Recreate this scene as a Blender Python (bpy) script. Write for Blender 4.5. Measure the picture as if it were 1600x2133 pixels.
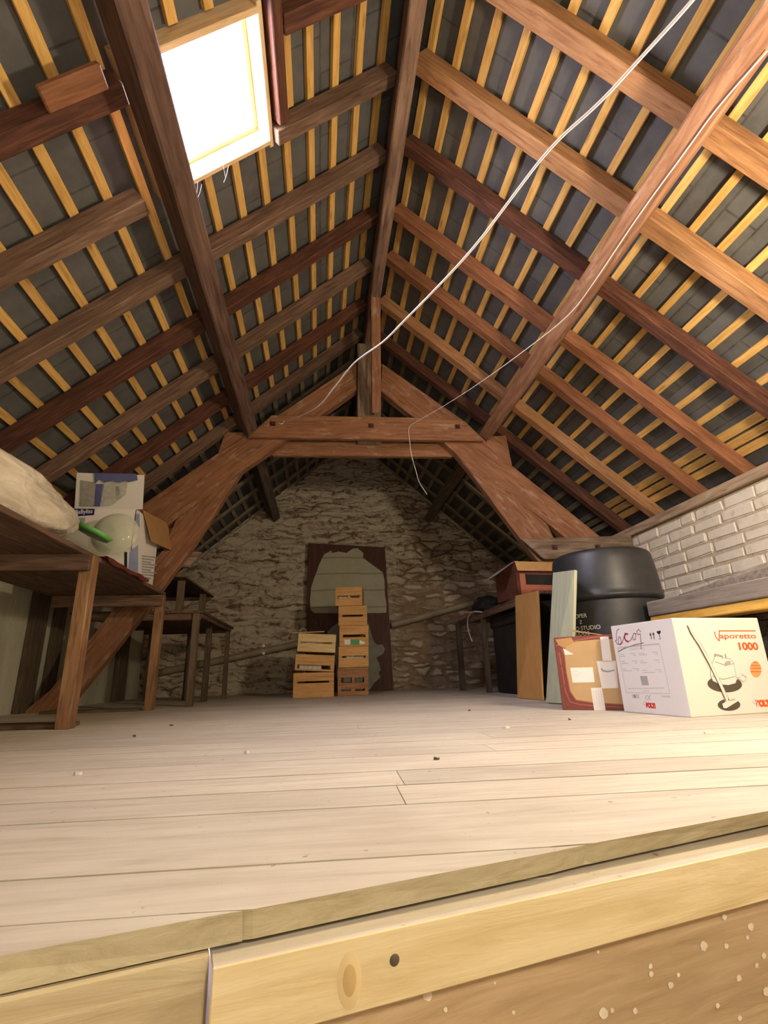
import bpy, bmesh, math, random
from mathutils import Vector, Matrix, noise
random.seed(7)
S = bpy.context.scene
for o in list(bpy.data.objects): bpy.data.objects.remove(o)
COL = S.collection
R = math.radians

# ---------------------------------------------------------------- camera
FPX = 1054.55
CF = Vector((0.12098, 0.94497, 0.30383)); CF.normalize()
pitch, yaw, roll = R(17.6876), R(7.2948), R(-1.6757)
CF = Vector((math.sin(yaw)*math.cos(pitch), math.cos(yaw)*math.cos(pitch), math.sin(pitch)))
r0 = Vector((math.cos(yaw), -math.sin(yaw), 0)); u0 = r0.cross(CF)
CR = math.cos(roll)*r0 + math.sin(roll)*u0
CU = -math.sin(roll)*r0 + math.cos(roll)*u0
CAMLOC = Vector((0, 0, 0.24))
cam = bpy.data.cameras.new('camera'); cam_o = bpy.data.objects.new('camera', cam); COL.objects.link(cam_o)
cam.sensor_fit = 'HORIZONTAL'; cam.sensor_width = 36; cam.lens = 36*FPX/1600; cam.clip_start = 0.02
M = Matrix((CR, CU, -CF)).transposed().to_4x4(); M.translation = CAMLOC
cam_o.matrix_world = M
S.camera = cam_o

# ---------------------------------------------------------------- light and exposure
S.view_settings.view_transform = 'Standard'; S.view_settings.look = 'None'
S.view_settings.gamma = 1; S.view_settings.exposure = 0.12
try: S.view_settings.use_curve_mapping = False
except Exception: pass
W = bpy.data.worlds.new('sky'); S.world = W; W.use_nodes = True
bg = W.node_tree.nodes['Background']; bg.inputs[0].default_value = (0.86, 0.85, 1.0, 1); bg.inputs[1].default_value = 105
def light(name, kind, loc, energy, color, **k):
    l = bpy.data.lights.new(name, kind); l.energy = energy; l.color = color
    for a, b in k.items(): setattr(l, a, b)
    o = bpy.data.objects.new(name, l); COL.objects.link(o); o.location = loc
    return o
light('ceiling_bulb', 'POINT', (2.05, 0.95, 1.50), 215, (1.0, 0.83, 0.60), shadow_soft_size=0.10)
light('stair_fill', 'POINT', (0.5, -0.6, 0.95), 85, (1.0, 0.86, 0.66), shadow_soft_size=0.15)  # added low fill, brightens the near floor and the stairwell edge

# ---------------------------------------------------------------- frame of the place
XR, ZR, TN = 0.45, 3.58, 0.88           # ridge x, apex of the rafters' underside, slope
AN = math.atan(TN); CA, SA = math.cos(AN), math.sin(AN)
YT, YB = 4.27, 7.10                     # truss, back wall
WL, WR = -2.60, 2.83                    # side walls (right one in the roof frame)
SK = R(-1.84)

def ray(u, v): return CF*FPX + CR*(u-800) - CU*(v-1066.5)
def onpl(u, v, p, n):
    r = ray(u, v); return CAMLOC + r*((p-CAMLOC).dot(n)/r.dot(n))
def PX(u, v, x): return onpl(u, v, Vector((x, 0, 0)), Vector((1, 0, 0)))
def PY(u, v, y): return onpl(u, v, Vector((0, y, 0)), Vector((0, 1, 0)))
def PZ(u, v, z): return onpl(u, v, Vector((0, 0, z)), Vector((0, 0, 1)))
def roofpt(side, s, y, off=0):          # s down the slope, off outwards from the rafters' underside
    return Vector((XR+side*(s*CA+off*SA), y, ZR-s*SA+off*CA))

# ---------------------------------------------------------------- materials
def newmat(name):
    m = bpy.data.materials.new(name); m.use_nodes = True
    nt = m.node_tree; b = nt.nodes['Principled BSDF']
    return m, nt, b
def N(nt, t, **k):
    n = nt.nodes.new(t)
    for a, b in k.items():
        if a in n.inputs: n.inputs[a].default_value = b
        else: setattr(n, a, b)
    return n
def ramp(nt, src, stops):
    r = N(nt, 'ShaderNodeValToRGB'); nt.links.new(src, r.inputs[0])
    e = r.color_ramp.elements
    while len(e) < len(stops): e.new(0.5)
    for i, (p, c) in enumerate(stops): e[i].position = p; e[i].color = (*c, 1) if len(c) == 3 else c
    return r.outputs[0]
def mixc(nt, f, a, b, mode='MIX'):
    m = N(nt, 'ShaderNodeMix', data_type='RGBA', blend_type=mode)
    L = nt.links
    if hasattr(f, 'is_linked'): L.new(f, m.inputs[0])
    else: m.inputs[0].default_value = f
    for s, k in ((a, 6), (b, 7)):
        if hasattr(s, 'is_linked'): L.new(s, m.inputs[k])
        else: m.inputs[k].default_value = (*s, 1)
    return m.outputs[2]
def coords(nt, scale=(1, 1, 1), rnd=True):
    tc = N(nt, 'ShaderNodeTexCoord'); v = tc.outputs['Object']
    if rnd:
        oi = N(nt, 'ShaderNodeObjectInfo'); mm = N(nt, 'ShaderNodeMath', operation='MULTIPLY'); mm.inputs[1].default_value = 37
        nt.links.new(oi.outputs['Random'], mm.inputs[0])
        va = N(nt, 'ShaderNodeVectorMath', operation='ADD'); nt.links.new(v, va.inputs[0]); nt.links.new(mm.outputs[0], va.inputs[1]); v = va.outputs[0]
    mp = N(nt, 'ShaderNodeMapping'); mp.inputs['Scale'].default_value = scale; nt.links.new(v, mp.inputs[0])
    return mp.outputs[0]
def noi(nt, vec, scale, detail=5, rough=.6, dist=0):
    n = N(nt, 'ShaderNodeTexNoise', Scale=scale, Detail=detail, Roughness=rough, Distortion=dist); nt.links.new(vec, n.inputs['Vector']); return n.outputs[0]
def bump(nt, b, h, strength, dist=0.01):
    n = N(nt, 'ShaderNodeBump', Strength=strength, Distance=dist); nt.links.new(h, n.inputs['Height']); nt.links.new(n.outputs[0], b.inputs['Normal'])

def wood(name, base, dark, light=None, blotch=.35, rough=.75, knots=True, gscale=1.0, bstr=.5, vary=.35, dust=0):
    """grain runs along the object's own X axis"""
    m, nt, b = newmat(name); L = nt.links
    light = light or tuple(min(1, c*1.35) for c in base)
    v = coords(nt, (1.2*gscale, 14*gscale, 14*gscale))
    g = noi(nt, v, 4.0, 6, .62, .6)
    c = ramp(nt, g, [(.30, dark), (.52, base), (.78, light)])
    v2 = coords(nt, (1, 3, 3)); bl = noi(nt, v2, 2.2, 3, .5)
    blr = ramp(nt, bl, [(.35, (0, 0, 0)), (.7, (1, 1, 1))])
    mm = N(nt, 'ShaderNodeMath', operation='MULTIPLY'); mm.inputs[1].default_value = blotch; L.new(blr, mm.inputs[0])
    c = mixc(nt, mm.outputs[0], c, tuple(x*.45 for x in dark))
    if knots:
        v3 = coords(nt, (2.2, 9, 9)); vo = N(nt, 'ShaderNodeTexVoronoi', Scale=1.0); L.new(v3, vo.inputs['Vector'])
        kr = ramp(nt, vo.outputs['Distance'], [(.06, (1, 1, 1)), (.13, (0, 0, 0))])
        km = N(nt, 'ShaderNodeMath', operation='MULTIPLY'); km.inputs[1].default_value = .6; L.new(kr, km.inputs[0])
        c = mixc(nt, km.outputs[0], c, tuple(x*.5 for x in dark))
    if dust:
        v5 = coords(nt, (1.5, 5, 5)); dn_ = noi(nt, v5, 3.2, 8, .72)
        dr = ramp(nt, dn_, [(.55, (0, 0, 0)), (.68, (dust, dust, dust))]); c = mixc(nt, dr, c, (.56, .45, .34))
    oi = N(nt, 'ShaderNodeObjectInfo'); mr = N(nt, 'ShaderNodeMapRange'); L.new(oi.outputs['Random'], mr.inputs[0])
    mr.inputs[3].default_value = 1-vary; mr.inputs[4].default_value = 1+vary*.35
    hs = N(nt, 'ShaderNodeHueSaturation'); L.new(c, hs.inputs['Color']); L.new(mr.outputs[0], hs.inputs['Value'])
    L.new(hs.outputs[0], b.inputs['Base Color']); b.inputs['Roughness'].default_value = rough
    b.inputs['Specular IOR Level'].default_value = .25
    bump(nt, b, g, bstr, .006)
    return m
def plain(name, col, rough=.6, spec=.3, var=.12, scale=6, metal=0, coat=0, bstr=0):
    m, nt, b = newmat(name)
    if var:
        v = coords(nt); g = noi(nt, v, scale, 5, .6)
        c = ramp(nt, g, [(.3, tuple(x*(1-var) for x in col)), (.7, tuple(min(1, x*(1+var)) for x in col))])
        nt.links.new(c, b.inputs['Base Color'])
        if bstr: bump(nt, b, g, bstr, .01)
    else: b.inputs['Base Color'].default_value = (*col, 1)
    b.inputs['Roughness'].default_value = rough; b.inputs['Specular IOR Level'].default_value = spec
    b.inputs['Metallic'].default_value = metal; b.inputs['Coat Weight'].default_value = coat
    return m
MT = {}
MT['batten'] = wood('pale_pine', (.60, .36, .105), (.42, .225, .055), (.72, .47, .17), .05, .7, True, 1.0, .2, .18)
MT['batten_old'] = wood('grey_pine', (.30, .24, .155), (.17, .13, .085), (.38, .31, .21), .25, .85, False, 1, .3, .3)
MT['rafter_tan'] = wood('tan_rafter', (.35, .18, .08), (.20, .09, .038), (.46, .26, .125), .3, .75, True, .8, .5, .1)
MT['rafter_red'] = wood('red_brown_rafter', (.27, .115, .052), (.15, .055, .027), (.36, .17, .08), .35, .72, True, .8, .5, .12)
MT['rafter_dark'] = wood('dark_rafter', (.11, .042, .024), (.045, .018, .012), (.20, .085, .05), .4, .8, True, .8, .8, .1)
MT['rafter_grey'] = wood('weathered_rafter', (.175, .105, .068), (.08, .042, .028), (.28, .18, .125), .4, .85, True, .8, .7, .25)
MT['rafter_rear'] = wood('grey_rafter', (.26, .20, .135), (.14, .105, .07), (.34, .27, .19), .25, .85, False, .8, .4, .2)
MT['purlin_dark'] = wood('dark_purlin', (.13, .075, .055), (.06, .030, .022), (.21, .13, .095), .35, .85, True, .6, .7, 0)
MT['purlin_red'] = wood('red_purlin', (.30, .15, .08), (.17, .072, .038), (.42, .235, .135), .3, .75, True, .6, .6, 0, .35)
MT['frame_pale'] = None
MT['purlin_rear'] = wood('rear_purlin', (.13, .095, .07), (.06, .042, .03), (.20, .155, .115), .35, .85, False, .6, .6, 0)
MT['ridge'] = wood('weathered_ridge', (.24, .15, .105), (.11, .06, .042), (.36, .25, .18), .35, .85, True, .6, .6, 0)
MT['truss'] = wood('orange_truss', (.28, .128, .062), (.17, .068, .032), (.36, .19, .105), .3, .75, True, .7, .5, .1, .38)
MT['truss_grey'] = wood('grey_truss', (.26, .185, .125), (.11, .065, .042), (.42, .32, .23), .4, .85, True, .7, .7, .1)
MT['table'] = wood('old_bench', (.17, .10, .062), (.075, .04, .025), (.27, .175, .115), .4, .85, True, .8, .6, .2)
MT['leg'] = wood('bench_leg', (.30, .16, .078), (.15, .07, .032), (.40, .24, .13), .35, .8, True, .8, .5, .12)
MT['crate'] = wood('poplar', (.60, .335, .115), (.46, .23, .068), (.70, .43, .175), .1, .7, False, .9, .2, .22)
MT['crate_dark'] = wood('aged_poplar', (.36, .18, .075), (.22, .10, .04), (.46, .26, .12), .3, .75, False, .9, .3, .1)
MT['crate_pale'] = wood('pale_poplar', (.62, .45, .21), (.47, .31, .13), (.72, .56, .30), .1, .7, False, .9, .2, .1)
MT['orange_board'] = wood('orange_board', (.50, .27, .09), (.42, .21, .065), (.57, .33, .12), .08, .6, False, .9, .15, 0)
MT['green_board'] = wood('green_board', (.55, .575, .40), (.45, .47, .32), (.62, .64, .47), .12, .7, False, .7, .2, 0)
MT['door_panel'] = wood('brown_panel', (.085, .032, .018), (.05, .02, .012), (.13, .055, .03), .2, .6, False, .7, .15, 0)
MT['slab'] = wood('grey_slab', (.25, .21, .17), (.14, .115, .09), (.33, .285, .24), .3, .9, False, .7, .5, 0)
MT['yellow'] = wood('yellow_plank', (.66, .38, .075), (.52, .27, .045), (.76, .50, .14), .1, .6, True, .9, .2, 0)
MT['plate'] = wood('wall_plate', (.44, .32, .20), (.24, .15, .085), (.56, .44, .31), .3, .85, True, .7, .6, 0)
MT['timber'] = wood('new_pine', (.60, .49, .29), (.49, .37, .185), (.69, .59, .40), .04, .65, True, .55, .25, 0)
MT['joist'] = wood('old_joist', (.48, .40, .255), (.37, .285, .165), (.57, .49, .34), .15, .8, True, .7, .4, 0)
MT['edge'] = wood('sawn_board_edge', (.46, .40, .26), (.35, .29, .17), (.54, .48, .34), .2, .85, False, .7, .5, 0)
MT['stairboard'] = wood('stair_board', (.42, .30, .175), (.31, .21, .11), (.51, .385, .245), .2, .75, False, .9, .3, 0)
MT['dark'] = plain('dark_surface', (.022, .018, .017), .7, .2, .4)
MT['stud'] = wood('grey_stud', (.14, .10, .062), (.07, .045, .026), (.22, .165, .11), .3, .85, False, .8, .5, .3)
MT['iron'] = plain('rusty_bolt', (.055, .022, .016), .6, .3, .4, 60)
MT['paint'] = plain('white_paint', (.62, .54, .43), .8, .2, .15, 60)
MT['knot_ring'] = plain('knot_ring', (.545, .42, .225), .7, .2, .1)
MT['knot_core'] = plain('knot_core', (.43, .30, .135), .7, .2, .15)
MT['white_cord'] = plain('white_cord', (.78, .72, .68), .6, .3, 0)
MT['cardboard'] = plain('cardboard', (.42, .24, .10), .85, .15, .1, 8)
MT['cardboard_light'] = plain('pale_cardboard', (.47, .31, .15), .85, .15, .06, 8)
MT['red_print'] = plain('red_print', (.19, .058, .045), .7, .2, .12, 12)
MT['red_print_light'] = plain('light_red_print', (.38, .125, .075), .7, .2, .1, 12)
MT['red_dark'] = plain('dark_red_print', (.095, .032, .022), .8, .15, .25, 12)
MT['paper'] = plain('white_paper', (.78, .74, .68), .8, .2, .03)
MT['daylit_card'] = plain('daylit_card', (.80, .77, .76), .65, .3, .02)  # same card as the cream one, tinted for daylight instead of lamplight
MT['cream_card'] = plain('cream_card', (.66, .625, .565), .65, .3, .02)
MT['print_grey'] = plain('grey_print', (.35, .33, .35), .7, .2, 0)
MT['print_pale'] = plain('pale_print', (.58, .56, .58), .7, .2, 0)
MT['print_dark'] = plain('dark_print', (.085, .068, .05), .6, .2, 0)
MT['print_black'] = plain('black_print', (.02, .02, .025), .6, .2, 0)
MT['print_orange'] = plain('orange_print', (.66, .10, .03), .6, .2, 0)
MT['print_peach'] = plain('peach_print', (.80, .30, .12), .6, .2, 0)
MT['print_red'] = plain('red_logo', (.60, .05, .03), .6, .2, 0)
MT['ink'] = plain('violet_ink', (.25, .09, .13), .6, .2, 0)
MT['ink_red'] = plain('red_ink', (.34, .012, .04), .6, .2, 0)
MT['print_yellow'] = plain('yellow_print', (.55, .55, .28), .6, .2, 0)
MT['blue'] = plain('blue_print', (.12, .13, .28), .6, .2, .2, 8)
MT['blue_pale'] = plain('pale_blue_print', (.30, .33, .50), .6, .2, .15, 8)
MT['navy'] = plain('navy_print', (.02, .016, .11), .5, .3, 0)
MT['grey_print2'] = plain('grey_photo_print', (.36, .34, .29), .6, .2, .25, 14)
MT['black_plastic'] = plain('black_plastic', (.020, .020, .022), .46, .45, .25, 20)
MT['barrel_print'] = plain('barrel_print', (.62, .62, .58), .6, .2, 0)
MT['pipe'] = plain('grey_pipe', (.30, .245, .165), .5, .4, .15)
MT['reflect'] = plain('reflective_tape', (.9, .9, .9), .3, .6, 0)
MT['red_cloth'] = plain('red_cloth', (.26, .07, .045), .95, .1, .25, 20, bstr=.3)
MT['green_plastic'] = plain('green_plastic', (.14, .42, .10), .4, .4, .15)
MT['blue_white'] = plain('whitish_wrapper', (.52, .52, .44), .6, .3, .2, 25)
MT['green_label'] = plain('green_label', (.07, .30, .09), .6, .3, 0)
MT['frame'] = wood('skylight_frame', (.62, .44, .25), (.48, .31, .15), (.72, .55, .36), .05, .6, False, .9, .2, 0)
MT['web'] = plain('cobweb_thread', (.75, .72, .72), .8, .2, 0)

# torn paper on the panel
def m_torn():
    m, nt, b = newmat('torn_lining'); v = coords(nt); g = noi(nt, v, 5, 6, .6)
    c = ramp(nt, g, [(.3, (.36, .345, .25)), (.7, (.44, .42, .315))])
    w = N(nt, 'ShaderNodeTexWave', wave_type='BANDS', bands_direction='Y', Scale=1.2, Distortion=.6); nt.links.new(v, w.inputs[0])
    wr = ramp(nt, w.outputs[0], [(.0, (.7, .7, .7)), (.04, (0, 0, 0))])
    c = mixc(nt, wr, c, (.19, .17, .11)); nt.links.new(c, b.inputs[0]); b.inputs['Roughness'].default_value = .9
    return m
MT['torn'] = m_torn()
MT['torn_grey'] = plain('grey_torn_lining', (.27, .265, .22), .9, .1, .15, 8)

# floorboards
def m_floor():
    m, nt, b = newmat('worn_floorboards'); L = nt.links
    v = coords(nt, (.9, 9, 9), False); g = noi(nt, v, 3.5, 7, .65, .5)
    c = ramp(nt, g, [(.28, (.43, .375, .29)), (.5, (.54, .485, .39)), (.75, (.62, .57, .48))])
    v2 = coords(nt, (1, 1, 1), False); d = noi(nt, v2, 1.6, 6, .65)
    c = mixc(nt, ramp(nt, d, [(.45, (0, 0, 0)), (.75, (.55, .55, .55))]), c, (.40, .325, .25))
    sp = noi(nt, v2, 38, 3, .6); c = mixc(nt, ramp(nt, sp, [(.68, (0, 0, 0)), (.74, (.7, .7, .7))]), c, (.14, .10, .065))
    sp2 = noi(nt, v2, 23, 2, .6, .4); c = mixc(nt, ramp(nt, sp2, [(.70, (0, 0, 0)), (.75, (.6, .6, .6))]), c, (.60, .55, .47))
    gi = N(nt, 'ShaderNodeNewGeometry')
    mr = N(nt, 'ShaderNodeMapRange'); L.new(gi.outputs['Random Per Island'], mr.inputs[0]); mr.inputs[3].default_value = .88; mr.inputs[4].default_value = 1.08
    hs = N(nt, 'ShaderNodeHueSaturation'); L.new(c, hs.inputs['Color']); L.new(mr.outputs[0], hs.inputs['Value'])
    L.new(hs.outputs[0], b.inputs[0]); b.inputs['Roughness'].default_value = .82; b.inputs['Specular IOR Level'].default_value = .2
    bump(nt, b, g, .35, .004); return m
MT['floor'] = m_floor()

# rubble back wall: lime-washed stones
def m_rubble():
    m, nt, b = newmat('limewashed_rubble'); L = nt.links
    v0 = coords(nt, (1, 1, 1), False)
    nn = N(nt, 'ShaderNodeTexNoise', Scale=2.3, Detail=4, Roughness=.6); L.new(v0, nn.inputs['Vector'])
    vs = N(nt, 'ShaderNodeVectorMath', operation='SCALE'); vs.inputs['Scale'].default_value = .22; L.new(nn.outputs['Color'], vs.inputs[0])
    va = N(nt, 'ShaderNodeVectorMath', operation='ADD'); L.new(v0, va.inputs[0]); L.new(vs.outputs[0], va.inputs[1])
    mp = N(nt, 'ShaderNodeMapping'); mp.inputs['Scale'].default_value = (3.4, 1, 9.0); L.new(va.outputs[0], mp.inputs[0])
    ed = N(nt, 'ShaderNodeTexVoronoi', feature='DISTANCE_TO_EDGE', Scale=1.0, Randomness=.9); L.new(mp.outputs[0], ed.inputs['Vector'])
    ce = N(nt, 'ShaderNodeTexVoronoi', Scale=1.0, Randomness=.9); L.new(mp.outputs[0], ce.inputs['Vector'])
    sep = N(nt, 'ShaderNodeSeparateColor'); L.new(ce.outputs['Color'], sep.inputs[0])
    stone = ramp(nt, sep.outputs[0], [(.0, (.26, .18, .12)), (.4, (.40, .30, .20)), (.7, (.50, .41, .30)), (1, (.34, .22, .15))])
    fine = noi(nt, v0, 12, 9, .8, .5)
    v4 = N(nt, 'ShaderNodeMapping'); v4.inputs['Scale'].default_value = (1.1, 1, 6.5); L.new(va.outputs[0], v4.inputs[0])
    mid = noi(nt, v4.outputs[0], 1.9, 7, .68, .5)
    sm = mixc(nt, .58, fine, mid)
    sx = N(nt, 'ShaderNodeSeparateXYZ'); L.new(v0, sx.inputs[0])
    mx = N(nt, 'ShaderNodeMapRange'); L.new(sx.outputs[0], mx.inputs[0]); mx.inputs[1].default_value = 1.0; mx.inputs[2].default_value = 1.5; mx.inputs[3].default_value = .0; mx.inputs[4].default_value = .06
    sb = N(nt, 'ShaderNodeMath', operation='SUBTRACT'); L.new(sm, sb.inputs[0]); L.new(mx.outputs[0], sb.inputs[1])
    wash = ramp(nt, sb.outputs[0], [(.445, (0, 0, 0)), (.50, (.75, .75, .75)), (.66, (1, 1, 1))])
    er = ramp(nt, ed.outputs['Distance'], [(.03, (1, 1, 1)), (.13, (0, 0, 0))])
    cL = mixc(nt, er, stone, (.17, .115, .075))
    cL = mixc(nt, wash, cL, (.66, .575, .45))
    pale = ramp(nt, sep.outputs[1], [(.35, (.33, .24, .16)), (.55, (.62, .53, .41))])
    e2 = ramp(nt, ed.outputs['Distance'], [(.10, (1, 1, 1)), (.20, (0, 0, 0))])
    cR = mixc(nt, e2, pale, (.30, .20, .12))
    cR = mixc(nt, mixc(nt, .55, (0, 0, 0), wash), cR, (.50, .41, .30))
    mR = N(nt, 'ShaderNodeMapRange'); L.new(sx.outputs[0], mR.inputs[0]); mR.inputs[1].default_value = 1.0; mR.inputs[2].default_value = 1.25
    mz = N(nt, 'ShaderNodeMapRange'); L.new(sx.outputs[2], mz.inputs[0]); mz.inputs[1].default_value = 1.9; mz.inputs[2].default_value = 1.5
    mq = N(nt, 'ShaderNodeMath', operation='MULTIPLY'); L.new(mR.outputs[0], mq.inputs[0]); L.new(mz.outputs[0], mq.inputs[1])
    c = mixc(nt, mq.outputs[0], cL, cR)
    pit = ramp(nt, fine, [(.33, (1, 1, 1)), (.40, (0, 0, 0))])
    c = mixc(nt, pit, c, (.085, .06, .045))
    L.new(c, b.inputs[0]); b.inputs['Roughness'].default_value = .95; b.inputs['Specular IOR Level'].default_value = .1
    h = ramp(nt, ed.outputs['Distance'], [(.0, (.2, .2, .2)), (.16, (1, 1, 1))])
    hm = mixc(nt, .6, h, sm)
    bump(nt, b, hm, 1.0, .06); return m
MT['rubble'] = m_rubble()
def m_brick():
    m, nt, b = newmat('whitewashed_brick'); v = coords(nt, (1, 1, 1), False)
    g = noi(nt, v, 14, 7, .7); c = ramp(nt, g, [(.30, (.46, .37, .25)), (.40, (.70, .63, .50)), (.8, (.82, .76, .64))])
    nt.links.new(c, b.inputs[0]); b.inputs['Roughness'].default_value = .9; b.inputs['Specular IOR Level'].default_value = .15
    bump(nt, b, noi(nt, v, 45, 6, .7), .5, .008); return m
MT['brick'] = m_brick()
MT['mortar'] = plain('mortar', (.50, .41, .30), .95, .1, .2, 20, bstr=.4)
def m_plaster():
    m, nt, b = newmat('stained_plaster'); v = coords(nt, (1, 1, .35), False)
    g = noi(nt, v, 3, 6, .65); c = ramp(nt, g, [(.3, (.33, .32, .23)), (.55, (.46, .45, .34)), (.8, (.56, .54, .42))])
    sp = noi(nt, v, 16, 4, .7); c = mixc(nt, ramp(nt, sp, [(.62, (0, 0, 0)), (.72, (.6, .6, .6))]), c, (.20, .17, .12))
    nt.links.new(c, b.inputs[0]); b.inputs['Roughness'].default_value = .9; bump(nt, b, g, .3, .01); return m
MT['plaster'] = m_plaster()
def m_slate():
    m, nt, b = newmat('slate_underside'); L = nt.links
    tc = N(nt, 'ShaderNodeTexCoord')
    def brick(off, mort):
        k = N(nt, 'ShaderNodeTexBrick'); L.new(tc.outputs['UV'], k.inputs['Vector'])
        k.inputs['Scale'].default_value = 1; k.inputs['Mortar Size'].default_value = mort; k.inputs['Brick Width'].default_value = .34; k.inputs['Row Height'].default_value = .1785
        k.inputs['Mortar Smooth'].default_value = .3
        k.inputs['Color1'].default_value = (.066, .064, .063, 1); k.inputs['Color2'].default_value = (.086, .084, .081, 1); k.inputs['Mortar'].default_value = (.035, .033, .032, 1)
        return k
    k = brick(0, .006)
    g = noi(nt, tc.outputs['UV'], 9, 6, .65)
    c = mixc(nt, ramp(nt, g, [(.35, (0, 0, 0)), (.75, (.6, .6, .6))]), k.outputs['Color'], (.13, .128, .12))
    L.new(c, b.inputs[0]); b.inputs['Roughness'].default_value = .75; b.inputs['Specular IOR Level'].default_value = .3
    bump(nt, b, mixc(nt, .3, k.outputs['Color'], g), .5, .01); return m
MT['slate'] = m_slate()
def m_thin(name, tint, mixf, rough=.05):
    m, nt, b = newmat(name); L = nt.links
    t = N(nt, 'ShaderNodeBsdfTransparent'); t.inputs[0].default_value = (*tint, 1)
    b.inputs['Base Color'].default_value = (*[x*.9 for x in tint], 1); b.inputs['Roughness'].default_value = rough
    b.inputs['Specular IOR Level'].default_value = .8
    mx = N(nt, 'ShaderNodeMixShader'); fr = N(nt, 'ShaderNodeLayerWeight', Blend=.35)
    mr = N(nt, 'ShaderNodeMapRange'); L.new(fr.outputs['Facing'], mr.inputs[0]); mr.inputs[3].default_value = mixf; mr.inputs[4].default_value = min(1, mixf+.7)
    L.new(mr.outputs[0], mx.inputs[0]); L.new(t.outputs[0], mx.inputs[1]); L.new(b.outputs[0], mx.inputs[2])
    L.new(mx.outputs[0], nt.nodes['Material Output'].inputs[0]); return m
MT['clear'] = m_thin('clear_plastic', (.9, .92, .82), .22)
def m_pane():
    m, nt, b = newmat('dusty_skylight_glass'); L = nt.links
    t = N(nt, 'ShaderNodeBsdfTransparent'); t.inputs[0].default_value = (.95, .95, .97, 1)
    d = N(nt, 'ShaderNodeBsdfTranslucent'); d.inputs[0].default_value = (.9, .88, .92, 1)
    mx = N(nt, 'ShaderNodeMixShader'); mx.inputs[0].default_value = .25
    L.new(t.outputs[0], mx.inputs[1]); L.new(d.outputs[0], mx.inputs[2]); L.new(mx.outputs[0], nt.nodes['Material Output'].inputs[0]); return m
MT['pane'] = m_pane()
def m_bag():
    m, nt, b = newmat('milky_plastic_sack'); v = coords(nt, (1, 1, 2.5)); g = noi(nt, v, 5, 5, .6, 1)
    c = ramp(nt, g, [(.3, (.48, .41, .30)), (.6, (.68, .61, .48))]); nt.links.new(c, b.inputs[0])
    b.inputs['Roughness'].default_value = .32; b.inputs['Specular IOR Level'].default_value = .5; b.inputs['Coat Weight'].default_value = .4; b.inputs['Coat Roughness'].default_value = .12
    bump(nt, b, g, .6, .03); return m
MT['bag'] = m_bag()

# ---------------------------------------------------------------- object helpers
WM = {}
KS = 1.14            # the roof, truss and gable are set out in a smaller frame and enlarged about the survey point
BIG = [False]
def big(v): return CAMLOC+(Vector(v)-CAMLOC)*KS
def put(o, Mw, parent=None):
    COL.objects.link(o)
    if BIG[0]:
        Mw = Mw.copy(); Mw.translation = big(Mw.translation)
        if o.type == 'MESH': o.data.transform(Matrix.Scale(KS, 4))
    WM[o.name] = Mw.copy()
    if parent is not None:
        o.parent = parent; o.matrix_basis = WM[parent.name].inverted() @ Mw
    else: o.matrix_basis = Mw
    return o
def tag(o, label=None, cat=None, group=None, kind=None):
    if label: o['label'] = label
    if cat: o['category'] = cat
    if group: o['group'] = group
    if kind: o['kind'] = kind
    return o
def empty(name, loc, rz=0, **k):
    o = bpy.data.objects.new(name, None); o.empty_display_size = .1
    put(o, Matrix.Translation(Vector(loc)) @ Matrix.Rotation(rz, 4, 'Z'))
    return tag(o, **k)
def mesh(name, verts, faces, mat, Mw=None, parent=None, smooth=False, uv=None):
    me = bpy.data.meshes.new(name); me.from_pydata([tuple(v) for v in verts], [], faces); me.update()
    bm = bmesh.new(); bm.from_mesh(me); bmesh.ops.recalc_face_normals(bm, faces=bm.faces); bm.to_mesh(me); bm.free()
    if mat: me.materials.append(mat)
    if smooth:
        for p in me.polygons: p.use_smooth = True
    o = bpy.data.objects.new(name, me)
    return put(o, Mw if Mw is not None else Matrix.Identity(4), parent)
def frame(origin, x, z):
    x = Vector(x).normalized(); z = Vector(z); z = (z - x*z.dot(x)).normalized(); y = z.cross(x)
    m = Matrix((x, y, z)).transposed().to_4x4(); m.translation = Vector(origin); return m
def bm_obj(name, bm, mat, Mw, parent=None, smooth=False):
    me = bpy.data.meshes.new(name); bmesh.ops.recalc_face_normals(bm, faces=bm.faces); bm.to_mesh(me); bm.free()
    for m in (mat if isinstance(mat, list) else [mat]): me.materials.append(m)
    if smooth:
        for p in me.polygons: p.use_smooth = True
    return put(bpy.data.objects.new(name, me), Mw, parent)
def add_box(bm, x0, x1, y0, y1, z0, z1, bev=0, mi=0):
    r = bmesh.ops.create_cube(bm, size=1)
    for v in r['verts']:
        v.co = Vector((x0+(v.co.x+.5)*(x1-x0), y0+(v.co.y+.5)*(y1-y0), z0+(v.co.z+.5)*(z1-z0)))
    fs = set(f for v in r['verts'] for f in v.link_faces)
    for f in fs: f.material_index = mi
    if bev:
        es = list(set(e for v in r['verts'] for e in v.link_edges))
        bmesh.ops.bevel(bm, geom=es, offset=bev, segments=1, affect='EDGES')
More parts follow.
